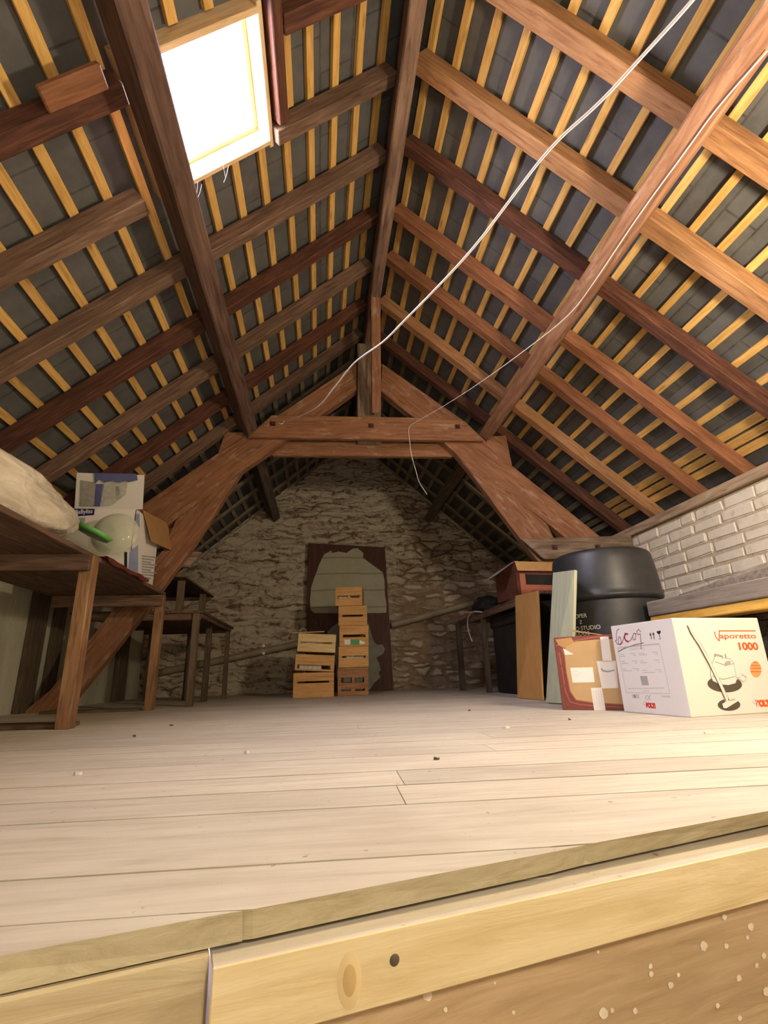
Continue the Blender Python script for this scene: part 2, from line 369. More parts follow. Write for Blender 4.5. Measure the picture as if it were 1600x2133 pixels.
def beam(name, p0, p1, w, d, up, mat, parent=None, bev=.004, wob=0, seg=0):
    p0, p1 = Vector(p0), Vector(p1); L = (p1-p0).length
    bm = bmesh.new(); add_box(bm, 0, L, -w/2, w/2, -d/2, d/2, bev)
    if wob:
        n = seg or max(2, int(L/.25))
        for i in range(1, n):
            x = L*i/n
            bmesh.ops.bisect_plane(bm, geom=bm.verts[:]+bm.edges[:]+bm.faces[:], plane_co=(x, 0, 0), plane_no=(1, 0, 0))
        off = Vector((random.uniform(0, 90), random.uniform(0, 90), 3.3))
        for v in bm.verts:
            q = noise.noise_vector(Vector((v.co.x*1.6, v.co.y*9, v.co.z*9))+off); q2 = noise.noise_vector(Vector((v.co.x*.8, 0, 0))+off)
            v.co.y += (q.y*.5+q2.y)*wob; v.co.z += (q.z*.5+q2.z)*wob*.6
    return bm_obj(name, bm, mat, frame(p0, p1-p0, up), parent)
def prism(name, pts, depth, origin, xdir, ydir, mat, parent=None, grain=None, bev=.004):
    """polygon pts (a,b) in plane spanned by xdir,ydir, extruded along x cross y by depth"""
    X = Vector(xdir).normalized(); Y = Vector(ydir).normalized(); Z = X.cross(Y)
    g = grain if grain is not None else 0
    gx = X*math.cos(g)+Y*math.sin(g); gy = -X*math.sin(g)+Y*math.cos(g)
    ca = sum(p[0] for p in pts)/len(pts); cb = sum(p[1] for p in pts)/len(pts)
    O = Vector(origin)+X*ca+Y*cb
    bm = bmesh.new(); vs = []
    for a, b in pts:
        q = X*(a-ca)+Y*(b-cb); vs.append(bm.verts.new((q.dot(gx), q.dot(gy), 0)))
    f = bm.faces.new(vs); r = bmesh.ops.extrude_face_region(bm, geom=[f])
    for v in r['geom']:
        if isinstance(v, bmesh.types.BMVert): v.co.z += depth
    if bev: bmesh.ops.bevel(bm, geom=list(bm.edges), offset=bev, segments=1, affect='EDGES')
    m = Matrix((gx, gy, Z)).transposed().to_4x4(); m.translation = O
    return bm_obj(name, bm, mat, m, parent)
def lathe(name, prof, mat, Mw, parent=None, n=64, smooth=True, mi=None):
    bm = bmesh.new(); rings = []
    for r, z in prof:
        if r < 1e-5: rings.append([bm.verts.new((0, 0, z))])
        else: rings.append([bm.verts.new((r*math.cos(2*math.pi*k/n), r*math.sin(2*math.pi*k/n), z)) for k in range(n)])
    for a, b in zip(rings, rings[1:]):
        for k in range(n):
            if len(a) == 1 and len(b) == 1: continue
            if len(a) == 1: bm.faces.new((a[0], b[k], b[(k+1) % n]))
            elif len(b) == 1: bm.faces.new((a[k], b[0], a[(k+1) % n]))
            else: bm.faces.new((a[k], b[k], b[(k+1) % n], a[(k+1) % n]))
    return bm_obj(name, bm, mat, Mw, parent, smooth)
def tube(name, pts, rad, mat, parent=None, n=8, cyc=False):
    """smooth tube through world points, converted to a mesh"""
    cu = bpy.data.curves.new(name, 'CURVE'); cu.dimensions = '3D'; cu.bevel_depth = 1; cu.bevel_resolution = 3; cu.resolution_u = 6
    pts = [Vector(p) for p in pts]; sp = cu.splines.new('NURBS'); sp.points.add(len(pts)-1)
    rr = rad if isinstance(rad, (list, tuple)) else [rad]*len(pts)
    o0 = pts[0]
    for p, q, r in zip(sp.points, pts, rr): p.co = (*(q-o0), 1); p.radius = r
    sp.order_u = min(3, len(pts)); sp.use_endpoint_u = True; cu.use_fill_caps = True
    to = bpy.data.objects.new('tmp', cu); COL.objects.link(to); bpy.context.view_layer.update()
    me = bpy.data.meshes.new_from_object(to.evaluated_get(bpy.context.evaluated_depsgraph_get()))
    bpy.data.objects.remove(to); bpy.data.curves.remove(cu)
    me.name = name; me.materials.clear(); me.materials.append(mat)
    for p in me.polygons: p.use_smooth = True
    return put(bpy.data.objects.new(name, me), Matrix.Translation(o0), parent)
def text_mesh(name, s, size, mat, Mw, parent=None, ext=.0006, sx=1.0, bold=0, align='CENTER', shear=0):
    cu = bpy.data.curves.new(name, 'FONT'); cu.body = s; cu.size = size; cu.align_x = align; cu.align_y = 'CENTER'
    cu.extrude = ext; cu.offset = bold; cu.shear = shear
    to = bpy.data.objects.new('tmp', cu); COL.objects.link(to); bpy.context.view_layer.update()
    me = bpy.data.meshes.new_from_object(to.evaluated_get(bpy.context.evaluated_depsgraph_get()))
    bpy.data.objects.remove(to); bpy.data.curves.remove(cu)
    for v in me.vertices: v.co.x *= sx
    me.name = name; me.materials.clear(); me.materials.append(mat)
    return put(bpy.data.objects.new(name, me), Mw, parent)

class Face:
    """a flat printed face: maps photo pixels to the real plane of the face and builds thin printed shapes on it"""
    def __init__(s, p, n, right, parent):
        s.p, s.n = Vector(p), Vector(n).normalized(); s.parent = parent
        s.x = Vector(right); s.x = (s.x - s.n*s.x.dot(s.n)).normalized(); s.y = s.n.cross(s.x)
        s.lv = 0
    def at(s, u, v):
        q = onpl(u, v, s.p, s.n)-s.p; return (q.dot(s.x), q.dot(s.y))
    def polys(s, name, plist, mat, lift=.0008, th=.0006, local=False):
        bm = bmesh.new()
        for pl in plist:
            pts = pl if local else [s.at(*q) for q in pl]
            a = [bm.verts.new((x, y, 0)) for x, y in pts]
            b = [bm.verts.new((x, y, th)) for x, y in pts]
            n = len(a)
            try:
                bm.faces.new(b); bm.faces.new(a[::-1])
                for i in range(n): bm.faces.new((a[i], a[(i+1) % n], b[(i+1) % n], b[i]))
            except Exception: pass
        m = Matrix((s.x, s.y, s.n)).transposed().to_4x4(); m.translation = s.p+s.n*lift
        return bm_obj(name, bm, mat, m, s.parent)
    def stroke(s, name, lines, wpx, mat, lift=.0008, cyc=False):
        pl = []
        for ln in lines:
            pts = [Vector(s.at(*q)) for q in ln]; 
            w = (Vector(s.at(ln[0][0]+wpx, ln[0][1]))-Vector(s.at(*ln[0]))).length/2
            for a, b in zip(pts, pts[1:]):
                d = (b-a)
                if d.length < 1e-6: continue
                d.normalize(); nn = Vector((-d.y, d.x))*w; e = d*w*.6
                pl.append([tuple(a-e+nn), tuple(a-e-nn), tuple(b+e-nn), tuple(b+e+nn)])
        return s.polys(name, pl, mat, lift, .0005, True)
    def text(s, name, body, u0, v0, u1, v1, hpx, mat, bold=0, lift=.0008, shear=0):
        """text from (u0,v0) to (u1,v1) baseline-middle, height hpx"""
        a, b = Vector(s.at(u0, v0)), Vector(s.at(u1, v1)); L = (b-a).length; d = (b-a).normalized()
        up = Vector(s.at((u0+u1)/2, (v0+v1)/2-hpx/2)); dn = Vector(s.at((u0+u1)/2, (v0+v1)/2+hpx/2)); h = (up-dn).length
        x = s.x*d.x+s.y*d.y; y = s.n.cross(x)
        m = Matrix((x, y, s.n)).transposed().to_4x4(); c = (a+b)/2; m.translation = s.p+s.x*c.x+s.y*c.y+s.n*lift
        o = text_mesh(name, body, h*1.35, mat, m, s.parent, .0004, 1.0, bold, shear=shear)
        xs = [v.co.x for v in o.data.vertices]; k = L/(max(xs)-min(xs)); mid = (max(xs)+min(xs))/2
        for v in o.data.vertices: v.co.x = (v.co.x-mid)*k
        return o
def ell(cu, cv, ru, rv, n=28, rot=0, a0=0, a1=360):
    out = []
    for i in range(n + (0 if a1-a0 >= 360 else 1)):
        t = R(a0+(a1-a0)*i/n); x, y = ru*math.cos(t), rv*math.sin(t)
        out.append((cu+x*math.cos(rot)-y*math.sin(rot), cv+x*math.sin(rot)+y*math.cos(rot)))
    return out

# ================================================================ STRUCTURE
# ---- floor: boards with gaps, cut on the skew by the stairwell edge
def edge_y(x): return .690+.262*x
def build_floor():
    bm = bmesh.new(); t = Vector((math.cos(SK), math.sin(SK), 0)); n = Vector((-math.sin(SK), math.cos(SK), 0))
    bounds = [-.9, -.72, -.52, -.36, -.18, .0, .17, .32, .50, .665, .80, 1.085, 1.26, 1.44, 1.69]
    while bounds[-1] < 8.5: bounds.append(bounds[-1]+random.uniform(.13, .24))
    for i, (a, b) in enumerate(zip(bounds, bounds[1:])):
        cuts = [-3.0] + ([random.uniform(-1.8, 2.2)] if i not in (9, 10, 11) else []) + [3.6]
        if i == 12: cuts = [-3.0, .15, 3.6]
        if i == 11: cuts = [-3.0, .13, 3.6]
        gap = random.choice((.004, .006, .009))
        for x0, x1 in zip(cuts, cuts[1:]):
            nseg = 14
            top = []
            low = []
            for k in range(nseg+1):
                x = x0+.001+(x1-x0-.002)*k/nseg
                wv = noise.noise(Vector((x*.7, i*3.1, 0)))*.003
                for ylist, y in ((low, a+gap+wv), (top, b+wv)): ylist.append((x, y))
            def w(x, y): return t*x+n*y
            for k in range(nseg):
                quad = [low[k], low[k+1], top[k+1], top[k]]
                P = [w(*q) for q in quad]
                # clip by stairwell edge
                out = []
                for j in range(4):
                    A, B = P[j], P[(j+1) % 4]; da = A.y-edge_y(A.x); db = B.y-edge_y(B.x)
                    if da >= 0: out.append(A)
                    if da*db < 0: out.append(A+(B-A)*(da/(da-db)))
                if len(out) < 3: continue
                vt = [bm.verts.new((p.x, p.y + (.006*noise.noise(Vector((p.x*9, 0, 0))) if abs(p.y-edge_y(p.x)) < 1e-4 else 0), 0)) for p in out]
                bm.faces.new(vt)
    bmesh.ops.remove_doubles(bm, verts=bm.verts, dist=.0004)
    r = bmesh.ops.extrude_face_region(bm, geom=list(bm.faces))
    for v in r['geom']:
        if isinstance(v, bmesh.types.BMVert): v.co.z = -.03
    # sawn edge towards the stairwell: undercut a little and of bare wood
    for v in bm.verts:
        e = v.co.y-edge_y(v.co.x)
        if abs(e) < .008 and v.co.z < -.01: v.co.y = .697+.287*v.co.x + .004*noise.noise(Vector((v.co.x*12, 5, 0)))
    bm.normal_update()
    for f in bm.faces:
        if abs(f.normal.z) < .75 and all(v.co.y-edge_y(v.co.x) < .06 for v in f.verts) and abs(f.normal.y) > .5: f.material_index = 1
    o = bm_obj('floor', bm, [MT['floor'], MT['edge']], Matrix.Identity(4)); tag(o, kind='structure')
    # under-floor so that no light comes through the gaps
    v = [(-3.0, edge_y(-3.0)+.03, -.031), (3.6, edge_y(3.6)+.16, -.031), (3.6, 8.5, -.031), (-3.0, 8.5, -.031)]
    u = mesh('floor', [(*p[:2], -.031) for p in v]+[(*p[:2], -.045) for p in v], [(0, 1, 2, 3), (4, 5, 6, 7), (0, 1, 5, 4), (1, 2, 6, 5), (2, 3, 7, 6), (3, 0, 4, 7)], MT['dark']); tag(u, kind='structure')
build_floor()
def slab(name, x0, x1, y0, y1, z0, z1, mat):
    bm = bmesh.new(); add_box(bm, x0, x1, y0, y1, z0, z1); return tag(bm_obj(name, bm, mat, Matrix.Identity(4)), kind='structure')
slab('floor', -2.9, 3.5, -2.4, 3.0, -1.32, -1.25, MT['stairboard'])
slab('wall_front', -2.9, 3.5, -2.6, -2.4, -1.3, 4.3, MT['plaster'])
# stairwell edge: old joist on the left, new pine timber on the right, brown board below
def edge_piece(name, x0, x1, c, sl, z0, z1, th, mat, bev=.003):
    d = Vector((1, sl, 0)).normalized(); nrm = Vector((-d.y, d.x, 0))
    p0 = Vector((x0, c+sl*x0, (z0+z1)/2))+nrm*th/2; p1 = Vector((x1, c+sl*x1, (z0+z1)/2))+nrm*th/2
    return beam(name, p0, p1, th, z1-z0, (0, 0, 1), mat, bev=bev)
o = edge_piece('edge_joist', -2.3, -.112, .694, .285, -.20, -.033, .03, MT['joist']); tag(o, 'worn greyish joist under the floor edge, left of the new pine timber', 'joist')
o = edge_piece('edge_timber', -.105, 2.3, .665, .254, -.104, -.036, .17, MT['timber'], .0015); tag(o, 'new pale pine timber along the stairwell edge with one dark knot', 'timber')
kp = onpl(822, 2000, Vector((0, .665, 0)), Vector((-.254, 1, 0)))
nrm = Vector((.254, -1, 0)).normalized()
o.data.materials.append(MT['floor'])
for p_ in o.data.polygons:
    if p_.normal.z > .9: p_.material_index = 1
k = lathe('knot', [(.0, .0006), (.0052, .0006), (.0060, 0)], MT['print_dark'], frame(kp, (1, .254, 0), nrm), o, 20)
kp2 = onpl(728, 2042, Vector((0, .665, 0)), Vector((-.254, 1, 0)))
for rr_, mt_ in ((.0135, MT['knot_ring']), (.008, MT['knot_core'])):
    kk = lathe('knot_ring', [(.0, .0004), (rr_*.9, .0004), (rr_, 0)], mt_, frame(kp2+nrm*(.0001 if rr_ > .01 else .0003), (0, 0, 1), nrm), o, 24)
    for v_ in kk.data.vertices: v_.co.x *= 1.9
o2 = edge_piece('stair_board', -.085, 2.4, .685, .254, -1.25, -.106, .02, MT['stairboard']); tag(o2, 'brown board below the pine timber, splashed with white paint', 'board')
rb = Face(onpl(1200, 2080, Vector((0, .685, 0)), Vector((-.254, 1, 0))), (.254, -1, 0), (1, .254, 0), o2)
sp = []
for (u, v, r_) in [(890, 2072, 14), (927, 2102, 6), (1354, 2012, 6), (1355, 2028, 7), (1396, 2051, 8), (1465, 1970, 11), (1508, 1910, 7), (1563, 1930, 9), (1556, 1952, 5), (1412, 2030, 5), (1538, 2037, 8), (1256, 2110, 13), (1274, 2104, 6), (1322, 2105, 7), (1245, 1982, 4), (1069, 2108, 5), (1590, 1990, 7), (1595, 2065, 10), (1512, 1970, 6), (1494, 2094, 6), (1030, 2047, 3), (1575, 2010, 6), (1540, 2120, 6)]:
    sp.append([(u+r_*.75*(.75+.3*random.random())*math.cos(a*.449), v+r_*1.0*(.75+.3*random.random())*math.sin(a*.449)) for a in range(14)])
ps = rb.polys('paint_spots', sp, MT['paint'], .0006); ps['label'] = 'white paint splashes'; ps['kind'] = 'stuff'

# ---- side walls
slab('wall_left', WL-.3, WL-.0, -2.7, 8.3, -1.3, 1.38, MT['plaster'])
BIG[0] = True
def build_brick():
    bm = bmesh.new(); x = WR
    add_box(bm, x+.016, x+.25, -2.4, YB+.2, -1.3, 1.375, mi=1); add_box(bm, x+.18, x+.6, -2.4, YB+.2, 1.0, 1.60, mi=1)  # second block added unseen behind the wall, stops sky light at the eaves
    rows, rh = 16, .0905; bl = .285
    rnd = random.Random(3)
    for i in range(-2, 15):
        z0 = 1.368-(i+1)*rh - .0
        if i < 0: continue
        y = -.6 - (bl/2 if i % 2 else 0)+rnd.uniform(-.03, .03)
        while y < YB:
            L = bl*rnd.choice((1, 1, 1, 1, .55)) if rnd.random() < .9 else bl
            if y+L > -.6:
                j = rnd.uniform(-.012, .006)
                r = bmesh.ops.create_cube(bm, size=1); vs = r['verts']
                for v in vs:
                    v.co = Vector((x+.006+j*.5+(v.co.x+.5)*.03, y+.006+(v.co.y+.5)*(L-.015)+rnd.uniform(-.007, .007), z0+.006+(v.co.z+.5)*(rh-.013)+rnd.uniform(-.006, .006)))
                es = list(set(e for v in vs for e in v.link_edges))
                bmesh.ops.bevel(bm, geom=es, offset=.009, segments=3, affect='EDGES')
            y += L
    o = bm_obj('wall_right', bm, [MT['brick'], MT['mortar']], Matrix.Identity(4)); tag(o, kind='structure')
    
build_brick()
# ---- back gable wall with real unevenness
def build_back():
    nx, nz = 150, 110; x0, x1 = WL-.05, WR+.05; bm = bmesh.new(); grid = []
    for i in range(nx+1):
        col = []
        x = x0+(x1-x0)*i/nx; top = ZR+.10-abs(x-XR)*TN
        for k in range(nz+1):
            z = -.02+(top+.02)*k/nz
            d = noise.fractal(Vector((x*2.2, z*5.5, 1.7)), 1.0, 2.0, 4)*.028
            col.append(bm.verts.new((x, YB-d, z)))
        grid.append(col)
    for i in range(nx):
        for k in range(nz): bm.faces.new((grid[i][k], grid[i+1][k], grid[i+1][k+1], grid[i][k+1]))
    o = bm_obj('wall_back', bm, MT['rubble'], Matrix.Identity(4), smooth=True); tag(o, kind='structure')
build_back()
slab('wall_back', WL-.2, WR+.25, YB+.06, YB+.2, -.05, 3.75, MT['mortar'])
# ---- roof covering (slates), hole for the skylight on the left slope
SK_S0, SK_S1, SK_Y0, SK_Y1 = .945, 1.62, 1.47, 2.045
def cover(side):
    bm = bmesh.new(); uvl = bm.loops.layers.uv.new()
    off = .132; S1 = 4.15
    if side > 0: rects = [(0-.0, S1, -2.4, YB+.2)]
    else: rects = [(0, SK_S0, -2.4, YB+.2), (SK_S1, S1, -2.4, YB+.2), (SK_S0, SK_S1, -2.4, SK_Y0), (SK_S0, SK_S1, SK_Y1, YB+.2)]
    for s0, s1, y0, y1 in rects:
        def vv(s, y, o_): 
            if s == 0: s = -.132*SA/CA - (o_-off)*SA/CA
            return roofpt(side, s, y, o_)
        P = [bm.verts.new(vv(s, y, o_)) for o_ in (off, off+.02) for s, y in ((s0, y0), (s1, y0), (s1, y1), (s0, y1))]
        for q in ((0, 1, 2, 3), (4, 5, 6, 7), (0, 1, 5, 4), (1, 2, 6, 5), (2, 3, 7, 6), (3, 0, 4, 7)): bm.faces.new([P[j] for j in q])
    for f in bm.faces:
        for l in f.loops:
            c = l.vert.co; s = abs(c.x-XR-side*.132*SA)/CA; l[uvl].uv = (c.y+10, s+.1785*57-.085)
    return tag(bm_obj('ceiling', bm, MT['slate'], Matrix.Identity(4)), kind='structure')
cover(1); cover(-1)

# ---- skylight
def skylight():
    nrmv = Vector((-SA, 0, CA)); dn = Vector((-CA, 0, -SA))
    def q(s, y, o_): return roofpt(-1, s, y, o_)
    w = mesh('window_1', [q(SK_S0, SK_Y0, .20), q(SK_S1, SK_Y0, .20), q(SK_S1, SK_Y1, .20), q(SK_S0, SK_Y1, .20),
                         q(SK_S0, SK_Y0, .205), q(SK_S1, SK_Y0, .205), q(SK_S1, SK_Y1, .205), q(SK_S0, SK_Y1, .205)],
             [(0, 1, 2, 3), (4, 5, 6, 7), (0, 1, 5, 4), (1, 2, 6, 5), (2, 3, 7, 6), (3, 0, 4, 7)], MT['pane']); tag(w, kind='structure')
    t = .028
    for a, b in (((SK_S0, SK_Y0-.03), (SK_S0, SK_Y1+.03)), ((SK_S1, SK_Y0-.03), (SK_S1, SK_Y1+.03))):
        beam('window_frame', q(a[0], a[1], .13), q(b[0], b[1], .13), t, .17, nrmv, MT['frame'], w)
    for y in (SK_Y0, SK_Y1):
        beam('window_frame', q(SK_S0-.01, y, .13), q(SK_S1+.01, y, .13), t, .17, nrmv, MT['frame'], w)
    beam('window_frame', q(SK_S0+.028, SK_Y0+.03, .165), q(SK_S0+.028, SK_Y1-.03, .165), .03, .05, nrmv, MT['frame'], w)
    beam('window_frame', q(SK_S0+.03, SK_Y1-.028, .165), q(SK_S1-.03, SK_Y1-.028, .165), .03, .05, nrmv, MT['frame'], w)
    # daylight portal
    l = bpy.data.lights.new('daylight_portal', 'AREA'); l.shape = 'RECTANGLE'; l.size = (SK_S1-SK_S0)*KS; l.size_y = (SK_Y1-SK_Y0)*KS; l.energy = 1
    l.cycles.is_portal = True
    lo = bpy.data.objects.new('daylight_portal', l); m = frame(q((SK_S0+SK_S1)/2, (SK_Y0+SK_Y1)/2, .23), dn, nrmv); m.translation = big(m.translation); COL.objects.link(lo); lo.matrix_world = m
skylight()

# ================================================================ ROOF TIMBERS
def rafter(side, y_far, s0, s1, mat, w=.075, label='', wob=.006, d=.10):
    up = Vector((side*SA, 0, CA)); y = y_far-w/2
    o = beam('rafter', roofpt(side, s0, y, .10-d/2), roofpt(side, s1, y, .10-d/2), w, d, up, mat, wob=wob)
    # member width lies along Y
    return tag(o, label, 'rafter', 'rafters of the %s slope' % ('right' if side > 0 else 'left'))
RT = [(.48, 'rafter_tan'), (.99, 'rafter_tan'), (1.50, 'rafter_tan'), (1.975, 'rafter_tan'), (2.445, 'rafter_dark'), (2.955, 'rafter_red'), (3.405, 'rafter_red'), (3.93, 'rafter_tan'), (4.42, 'rafter_dark')]
words = {'rafter_tan': 'tan brown', 'rafter_dark': 'nearly black-brown', 'rafter_red': 'reddish-brown', 'rafter_grey': 'weathered grey-brown'}
ordn = ['first', 'second', 'third', 'fourth', 'fifth', 'sixth', 'seventh', 'eighth', 'ninth', 'tenth']
for i, (y, m) in enumerate(RT):
    rafter(1, y, .06, 3.31, MT[m], .095 if m == 'rafter_tan' and y < 2 else .08, '%s rafter on the right slope, %s from the near end' % (words[m], ordn[i]), .012 if m == 'rafter_dark' else .005)
LT = [(.55, 'rafter_grey'), (1.06, 'rafter_dark'), (1.575, None), (2.05, 'rafter_grey'), (2.52, 'rafter_red'), (3.01, 'rafter_dark'), (3.50, 'rafter_grey'), (3.99, 'rafter_dark'), (4.43, 'rafter_grey')]
LT = [(y, 'rafter_grey' if m == 'rafter_red' and y < 3 else m) for y, m in LT]
for i, (y, m) in enumerate(LT):
    if m is None:
        rafter(-1, y, .06, .85, MT['rafter_dark'], .085, 'short dark rafter stub between the skylight and the ridge', .004)
        rafter(-1, y, 1.66, 3.55, MT['rafter_dark'], .085, 'dark rafter running down the left slope from beside the skylight', .006)
        continue
    if y == 2.05:
        rafter(-1, y, .06, .93, MT[m], .08, 'short weathered rafter piece between the ridge and the lower skylight corner', .004)
        rafter(-1, y, 1.74, 3.55, MT[m], .08, 'weathered rafter on the left slope with a pale broken upper end by the purlin', .007); continue
    rafter(-1, y, .06, 3.55, MT[m], .08, '%s rafter on the left slope, %s from the near end' % (words[m], ordn[i]), .007)
for side, nm in ((1, 'right'), (-1, 'left')):
    for i, y in enumerate((4.92, 5.38, 5.86, 6.33, 6.80)):
        o = rafter(side, y, .06, 3.31 if side > 0 else 3.55, MT['rafter_rear'], .07, 'grey rafter beyond the truss on the %s slope, %s behind it' % (nm, ordn[i]), .004, .03)
# battens
def batten(side, s, y0, y1, mat, w, label, grp):
    up = Vector((side*SA, 0, CA))
    o = beam('roof_batten', roofpt(side, s, y0, .115), roofpt(side, s, y1, .115), w, .027, up, mat, bev=.002, wob=.003, seg=6)
    return tag(o, label, 'batten', grp)
rows = [.085+.1785*k for k in range(17)]
def nth(i):
    i += 1; return '%d%s' % (i, {1: 'st', 2: 'nd', 3: 'rd'}.get(i if i < 20 else i % 10, 'th'))
for side, nm in ((1, 'right'), (-1, 'left')):
    rr = rows + ([3.02, 3.10] if side > 0 else [3.12, 3.30, 3.48])
    for i, s in enumerate(rr):
        grp = 'pale pine battens of the %s slope' % nm
        w = .046 if side < 0 else .043
        if side > 0 and s > 2.9: w = .06
        if side < 0 and SK_S0-.02 < s < SK_S1+.02:
            batten(side, s, -.6, SK_Y0-.03, MT['batten'], w, 'pale pine batten piece on the near side of the skylight, %s row from the ridge' % nth(i), grp)
            batten(side, s, SK_Y1+.03, 4.40, MT['batten'], w, 'pine batten piece beyond the far edge of the skylight, %s row from ridge' % nth(i), grp)
        else:
            batten(side, s, -.6, 4.40, MT['batten'], w, 'pale pine batten on the %s slope, %s row down from the ridge' % (nm, nth(i)), grp)
        batten(side, s, 4.42, YB, MT['batten_old'], .05, 'old grey batten beyond the truss on the %s slope, %s row from the ridge' % (nm, nth(i)), 'old grey battens of the %s slope' % nm)
o = beam('short_board', roofpt(-1, .79, 1.62, .10), roofpt(-1, .79, 1.96, .10), .085, .022, (-SA, 0, CA), MT['batten']); tag(o, 'short wide pale board beside the right edge of the skylight', 'board')
o = beam('skylight_trimmer', roofpt(-1, .885, 1.08, .05), roofpt(-1, .885, 1.95, .05), .06, .10, (-SA, 0, CA), MT['rafter_dark'], wob=.006); tag(o, 'dark trimmer beam along the right edge of the skylight', 'beam')
o = beam('wood_block', roofpt(-1, 1.73, 1.43, -.015), roofpt(-1, 1.98, 1.43, -.015), .09, .03, (-SA, 0, CA), MT['rafter_red'], bev=.006); tag(o, 'reddish offcut block nailed under the left slope at upper left', 'block')
# purlins
def purlin(side, mat, label):
    c = Vector((XR+side*1.13, 0, 2.345)); up = Vector((side*SA, 0, CA)); ea = Vector((-side*CA, 0, SA))
    dist = (Vector((XR, 0, ZR))-c).dot(up)
    w = .115; dist -= .006
    ctr = c+ea*w/2+up*dist/2
    for y0, y1, m_, lb in ((-1.0, 4.30, mat, label), (4.31, YB, MT['purlin_rear'], 'dark grey purlin continuing beyond the truss under the %s slope' % ('right' if side > 0 else 'left'))):
        o = beam('purlin', ctr+Vector((0, y0, 0)), ctr+Vector((0, y1, 0)), w, dist, up, m_, bev=.01, wob=.006, seg=20)
        tag(o, lb, 'purlin')
purlin(-1, MT['purlin_dark'], 'heavy dark purlin running under the left slope beside the skylight')
purlin(1, MT['purlin_red'], 'heavy reddish purlin running under the right slope')
o = beam('ridge_beam', (XR, -1.0, 3.52), (XR, YB, 3.52), .09, .24, (0, 0, 1), MT['ridge'], bev=.008, wob=.005, seg=24); tag(o, 'weathered ridge beam along the top of the roof', 'ridge beam')
o = beam('wall_plate', (2.90, -1.0, 1.418), (2.90, YB, 1.418), .20, .075, (0, 0, 1), MT['plate'], bev=.006, wob=.004, seg=20); tag(o, 'pale wall plate lying on top of the whitewashed brick wall', 'wall plate')

# truss
TR = empty('roof_truss', (XR, YT, 0), SK, label='big orange-brown roof truss with a bolted collar across the attic', cat='roof truss')
TX = Vector((math.cos(SK), math.sin(SK), 0)); TY = Vector((0, 0, 1)); TN_ = Vector((-math.sin(SK), math.cos(SK), 0))
def tp(name, pts, y0, y1, mat, grain=0, bev=.006, label=None):
    # prism extrudes along TX x TY = -normal; start at the far side
    o = prism(name, pts, y1-y0, Vector((XR, YT, 0))+TN_*y1, TX, TY, mat, TR, grain, bev)
    if label: o['label'] = label
    return o
tp('collar_plank', [(-1.134, 2.333), (-.927, 2.562), (.865, 2.56), (1.075, 2.325)], 0, .055, MT['truss'], 0)
tp('collar_plank', [(-.93, 2.228), (-.98, 2.33), (-.9, 2.50), (.86, 2.50), (.9, 2.33), (.80, 2.231)], .17, .225, MT['truss'], 0)
tp('king_post', [(-.128, 2.34), (-.117, 3.42), (.10, 3.42), (.10, 2.34)], .058, .168, MT['truss_grey'], math.pi/2)
for sgn in (-1, 1):
    def mir(p): return [(x*-sgn if sgn > 0 else x, z) for x, z in p]
    pr = [(-.13, 3.19), (-.93, 2.55), (-1.40, 2.20), (-1.977, 1.727), (-2.42, 1.375), (-2.1, 1.30), (-1.77, 1.528), (-1.185, 2.03), (-.50, 2.58), (-.13, 2.89)]
    pr = [(sgn*-x if sgn > 0 else x, z) for x, z in pr] if sgn > 0 else pr
    if sgn > 0: pr = [(.13, 3.19), (.93, 2.55), (1.34, 2.10), (2.09, 1.41), (2.42, 1.10), (2.2, 1.10), (1.763, 1.389), (1.545, 1.595), (.96, 2.0), (.80, 2.23), (.50, 2.52), (.10, 2.885)]
    tp('principal_rafter', pr, .06, .166, MT['truss'], math.atan(.82)*(1 if sgn < 0 else -1))
tp('knee_brace', [(-.92, 2.232), (-1.185, 2.024), (-1.545, 1.341), (-1.90, .76), (-2.24, .26), (-2.41, .02), (-2.72, .02), (-2.532, .19), (-2.105, .86), (-1.80, 1.30), (-1.72, 1.56), (-1.25, 2.10)], .07, .157, MT['truss'], math.atan(1.4))
tp('knee_brace', [(.799, 2.232), (.959, 1.994), (1.367, 1.346), (1.571, 1.039), (2.28, .02), (2.60, .02), (1.90, 1.0), (1.66, 1.40), (1.62, 1.52), (1.50, 1.63), (1.2, 2.0)], .07, .157, MT['truss'], -math.atan(1.4))
tp('tie_plank', [(1.324, 1.362), (2.375, 1.385), (2.372, 1.184), (1.522, 1.169)], -.0, .052, MT['truss_grey'], 0)
tp('tie_plank', [(-1.60, 1.165), (-1.50, 1.30), (-2.35, 1.37), (-2.6, 1.17)], .17, .22, MT['truss_grey'], 0)
tp('cleat', [(-1.357, 2.42), (-1.425, 2.13), (-1.10, 2.37), (-1.13, 2.42)], .075, .15, MT['truss'], .7)
tp('cleat', [(1.13, 2.40), (1.314, 2.41), (1.345, 2.06), (1.10, 2.30)], .05, .15, MT['truss'], -.7)
